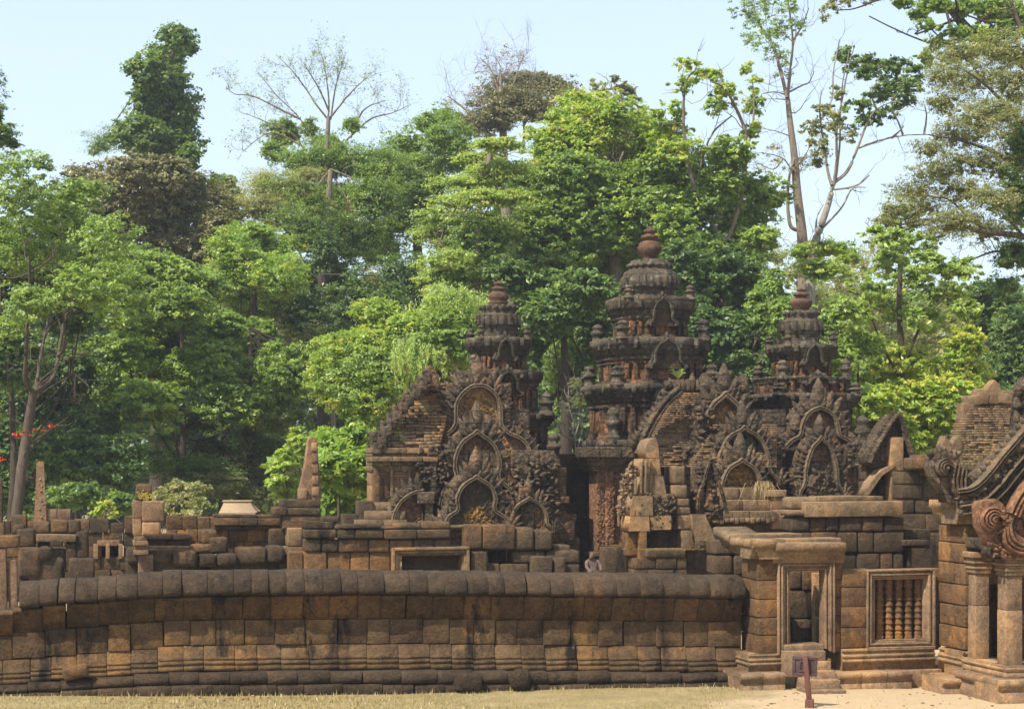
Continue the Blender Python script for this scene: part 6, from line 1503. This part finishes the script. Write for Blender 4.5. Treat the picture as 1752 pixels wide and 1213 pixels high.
tree('tree', 'shady dark tree at the right edge above the brick roof', 'tree', 70,
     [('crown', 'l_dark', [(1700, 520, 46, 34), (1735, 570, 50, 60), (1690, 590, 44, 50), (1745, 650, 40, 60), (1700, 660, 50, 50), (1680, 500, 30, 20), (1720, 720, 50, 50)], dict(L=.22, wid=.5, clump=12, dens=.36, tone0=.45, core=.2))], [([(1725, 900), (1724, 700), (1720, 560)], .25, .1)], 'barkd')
tree('tree', 'hazy grey green tree far behind the white limbed tree', 'tree', 98,
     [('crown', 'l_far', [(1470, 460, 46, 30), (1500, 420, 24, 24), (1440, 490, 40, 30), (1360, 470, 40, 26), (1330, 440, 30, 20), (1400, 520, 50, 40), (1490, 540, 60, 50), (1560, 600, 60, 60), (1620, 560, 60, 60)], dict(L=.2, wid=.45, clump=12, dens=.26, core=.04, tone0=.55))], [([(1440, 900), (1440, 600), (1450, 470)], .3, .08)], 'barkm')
tree('tree', 'light leaved tree glowing in the gap between central and right towers', 'tree', 62,
     [('crown', 'l_yell', [(1320, 500, 26, 36), (1345, 540, 24, 40), (1320, 570, 26, 40), (1300, 520, 20, 30), (1420, 560, 34, 46), (1440, 660, 34, 50), (1430, 600, 30, 40), (1460, 700, 34, 40)], dict(L=.22, wid=.5, clump=9, dens=.34, tone0=.5, core=.08)),
      ('inner_leaves', 'l_dark', [(1330, 600, 40, 60), (1440, 720, 50, 60), (1290, 640, 40, 50)], dict(L=.22, dens=.25, tone0=.5, core=.2))], [([(1335, 900), (1335, 650), (1332, 520)], .15, .05)], 'bark')

# the forest goes on behind: one mass
def treeline():
    m = MB(); L_ = []
    for px in range(-620, 2500, 46):
        top = np.interp(px, [-620, 0, 300, 430, 600, 700, 900, 1250, 1300, 1480, 1650, 2060], [520, 540, 480, 440, 490, 490, 330, 420, 520, 520, 520, 480])
        y = top + rnd.uniform(0, 40)
        while y < 900: L_.append((px + rnd.uniform(-20, 20), y, rnd.uniform(38, 56), rnd.uniform(30, 46), rnd.uniform(-5, 8))); y += 55
    crown(m, L_, 112, L=.42, wid=.6, clump=13, dens=.17, tone0=.35, core=.2, tvar=.16)
    tag(m.build('treeline', 'l_mid'), kind='stuff')
treeline()

# dead twiggy shrub on the ledge and dried grasses
fr = Frame(985, 49, T); e = fr.empty('dead_shrub', 'bare whitish twiggy shrub hanging on the ledge left of the central tower', 'shrub')
m = MB(); o3 = np.array([fr.o[0], fr.o[1], 0])
for pts in (((985, 775), (984, 745), (970, 728), (952, 718), (945, 706)), ((984, 748), (992, 720), (990, 690), (985, 650)), ((988, 735), (975, 700), (972, 660)), ((984, 752), (965, 745), (955, 738)), ((988, 770), (996, 740), (1000, 712))):
    q = limb(m, list(pts), 49, .022, .008, 5, .02, .4); twigs(m, q, 8, .45, .008, 2)
ca, sa = math.cos(-fr.a), math.sin(-fr.a)
def tolocal(mb):
    for i, a in enumerate(mb.v):
        b = a - o3; mb.v[i] = np.stack([b[:, 0] * ca - b[:, 1] * sa, b[:, 0] * sa + b[:, 1] * ca, b[:, 2]], 1)
tolocal(m); m.build('stem', 'barkp', e)
m = MB(); crown(m, [(985, 660, 14, 18, 0), (978, 690, 18, 16, 0), (992, 690, 10, 16, 0)], 49, dens=.5, L=.10, wid=.2, clump=6, core=0); tolocal(m); m.build('leaf', 'l_olive', e)
fr = Frame(1160, 48.3, T); e = fr.empty('fern_plant', 'yellow green plant sprouting from the central tower ledge', 'plant'); o3 = np.array([fr.o[0], fr.o[1], 0])
m = MB()
for k in range(9):
    a = -1.2 + k * .3; L2 = rnd.uniform(.2, .34); b = P(1160, 648, 48.3)
    q = np.array([b, b + np.array([math.sin(a) * L2 * .6, rnd.uniform(-.1, .1), L2 * .8]), b + np.array([math.sin(a) * L2 * 1.2, rnd.uniform(-.2, .1), L2 * .75])])
    sdv = np.array([math.cos(a), 0, -math.sin(a)]) * .035
    m.add([q[0], q[1] - sdv, q[2], q[1] + sdv], [(0, 1, 2, 3)], rnd.uniform(.5, 1))
tolocal(m); m.build('leaf', 'l_lime', e)
def tuft(px, py, Y, name, label, n=160, h=.5, w=.3, droop=.9):
    fr = Frame(px, Y, 0); b = P(px, py, Y); V = []
    for k in range(n):
        x = rnd.gauss(0, w * .5); y = rnd.gauss(0, .1); hh = h * rnd.uniform(.4, 1); dx = rnd.gauss(0, .14); d = -rnd.uniform(.2, 1) * droop * hh
        sdx = .007
        V += [(x - sdx, y, 0), (x + sdx, y, 0), (x + dx * .6 + sdx, y - .06, hh * .5), (x + dx * .6 - sdx, y - .06, hh * .5), (x + dx * 1.4, y - .16, hh * .5 + d * .9), (x + dx * 1.4 + sdx, y - .16, hh * .5 + d * .9)]
    V = np.array(V) ; i = np.arange(n)[:, None] * 6
    m = MB(); m.add(V, np.concatenate([i + np.array([[0, 1, 2, 3]]), i + np.array([[3, 2, 5, 4]])]), rng.random(2 * n)); o = m.build(name, 'straw'); o.location = b
    tag(o, label, 'dry grass', 'dried grass tufts on the ruins')
tuft(1308, 838, 44.2, 'grass_tuft', 'tall straw coloured grass tuft drooping over the slab roof by the small pilaster', 55, .5, .25, 1.6)
# 44.4, 'grass_tuft', 'dry golden grass filling the low round fronton right of the vault', 220, .4, .7, .5)
# 45.8, 'grass_tuft', 'dry golden grass growing in the upper round fronton of the vaulted hall', 220, .4, .6, .5)
tuft(1140, 941, 41.6, 'grass_tuft', 'short straw coloured grass on the rounded stone of the broken porch', 140, .12, .9, .3)
tuft(1062, 934, 45.5, 'grass_tuft', 'thin dry grass on the round block under the guardian niche', 60, .1, .4, .3)
tuft(790, 902, 38.2, 'grass_tuft', 'sparse dry grass between the wall top blocks below the front fronton', 80, .12, .4, .3)

# thin dry-season haze over the whole place
def haze():
    m = MB(); x, y0, y1, z0, z1 = 1000, -350, 1900, -12, 60
    V = [(-x, y0, z0), (x, y0, z0), (x, y1, z0), (-x, y1, z0), (-x, y0, z1), (x, y0, z1), (x, y1, z1), (-x, y1, z1)]
    m.add(V, np.array([(0, 3, 2, 1), (4, 5, 6, 7), (0, 1, 5, 4), (1, 2, 6, 5), (2, 3, 7, 6), (3, 0, 4, 7)]), .5)
    k = bpy.data.materials.new('haze'); k.use_nodes = True; t = k.node_tree
    t.nodes.remove(t.nodes['Principled BSDF']); v = t.nodes.new('ShaderNodeVolumePrincipled')
    v.inputs['Color'].default_value = (.86, .92, 1, 1); v.inputs['Density'].default_value = HAZE; v.inputs['Anisotropy'].default_value = .2
    t.links.new(v.outputs[0], t.nodes['Material Output'].inputs['Volume'])
    M['haze'] = k
    tag(m.build('haze', 'haze'), kind='stuff')
HAZE = .0005
if HAZE: haze()
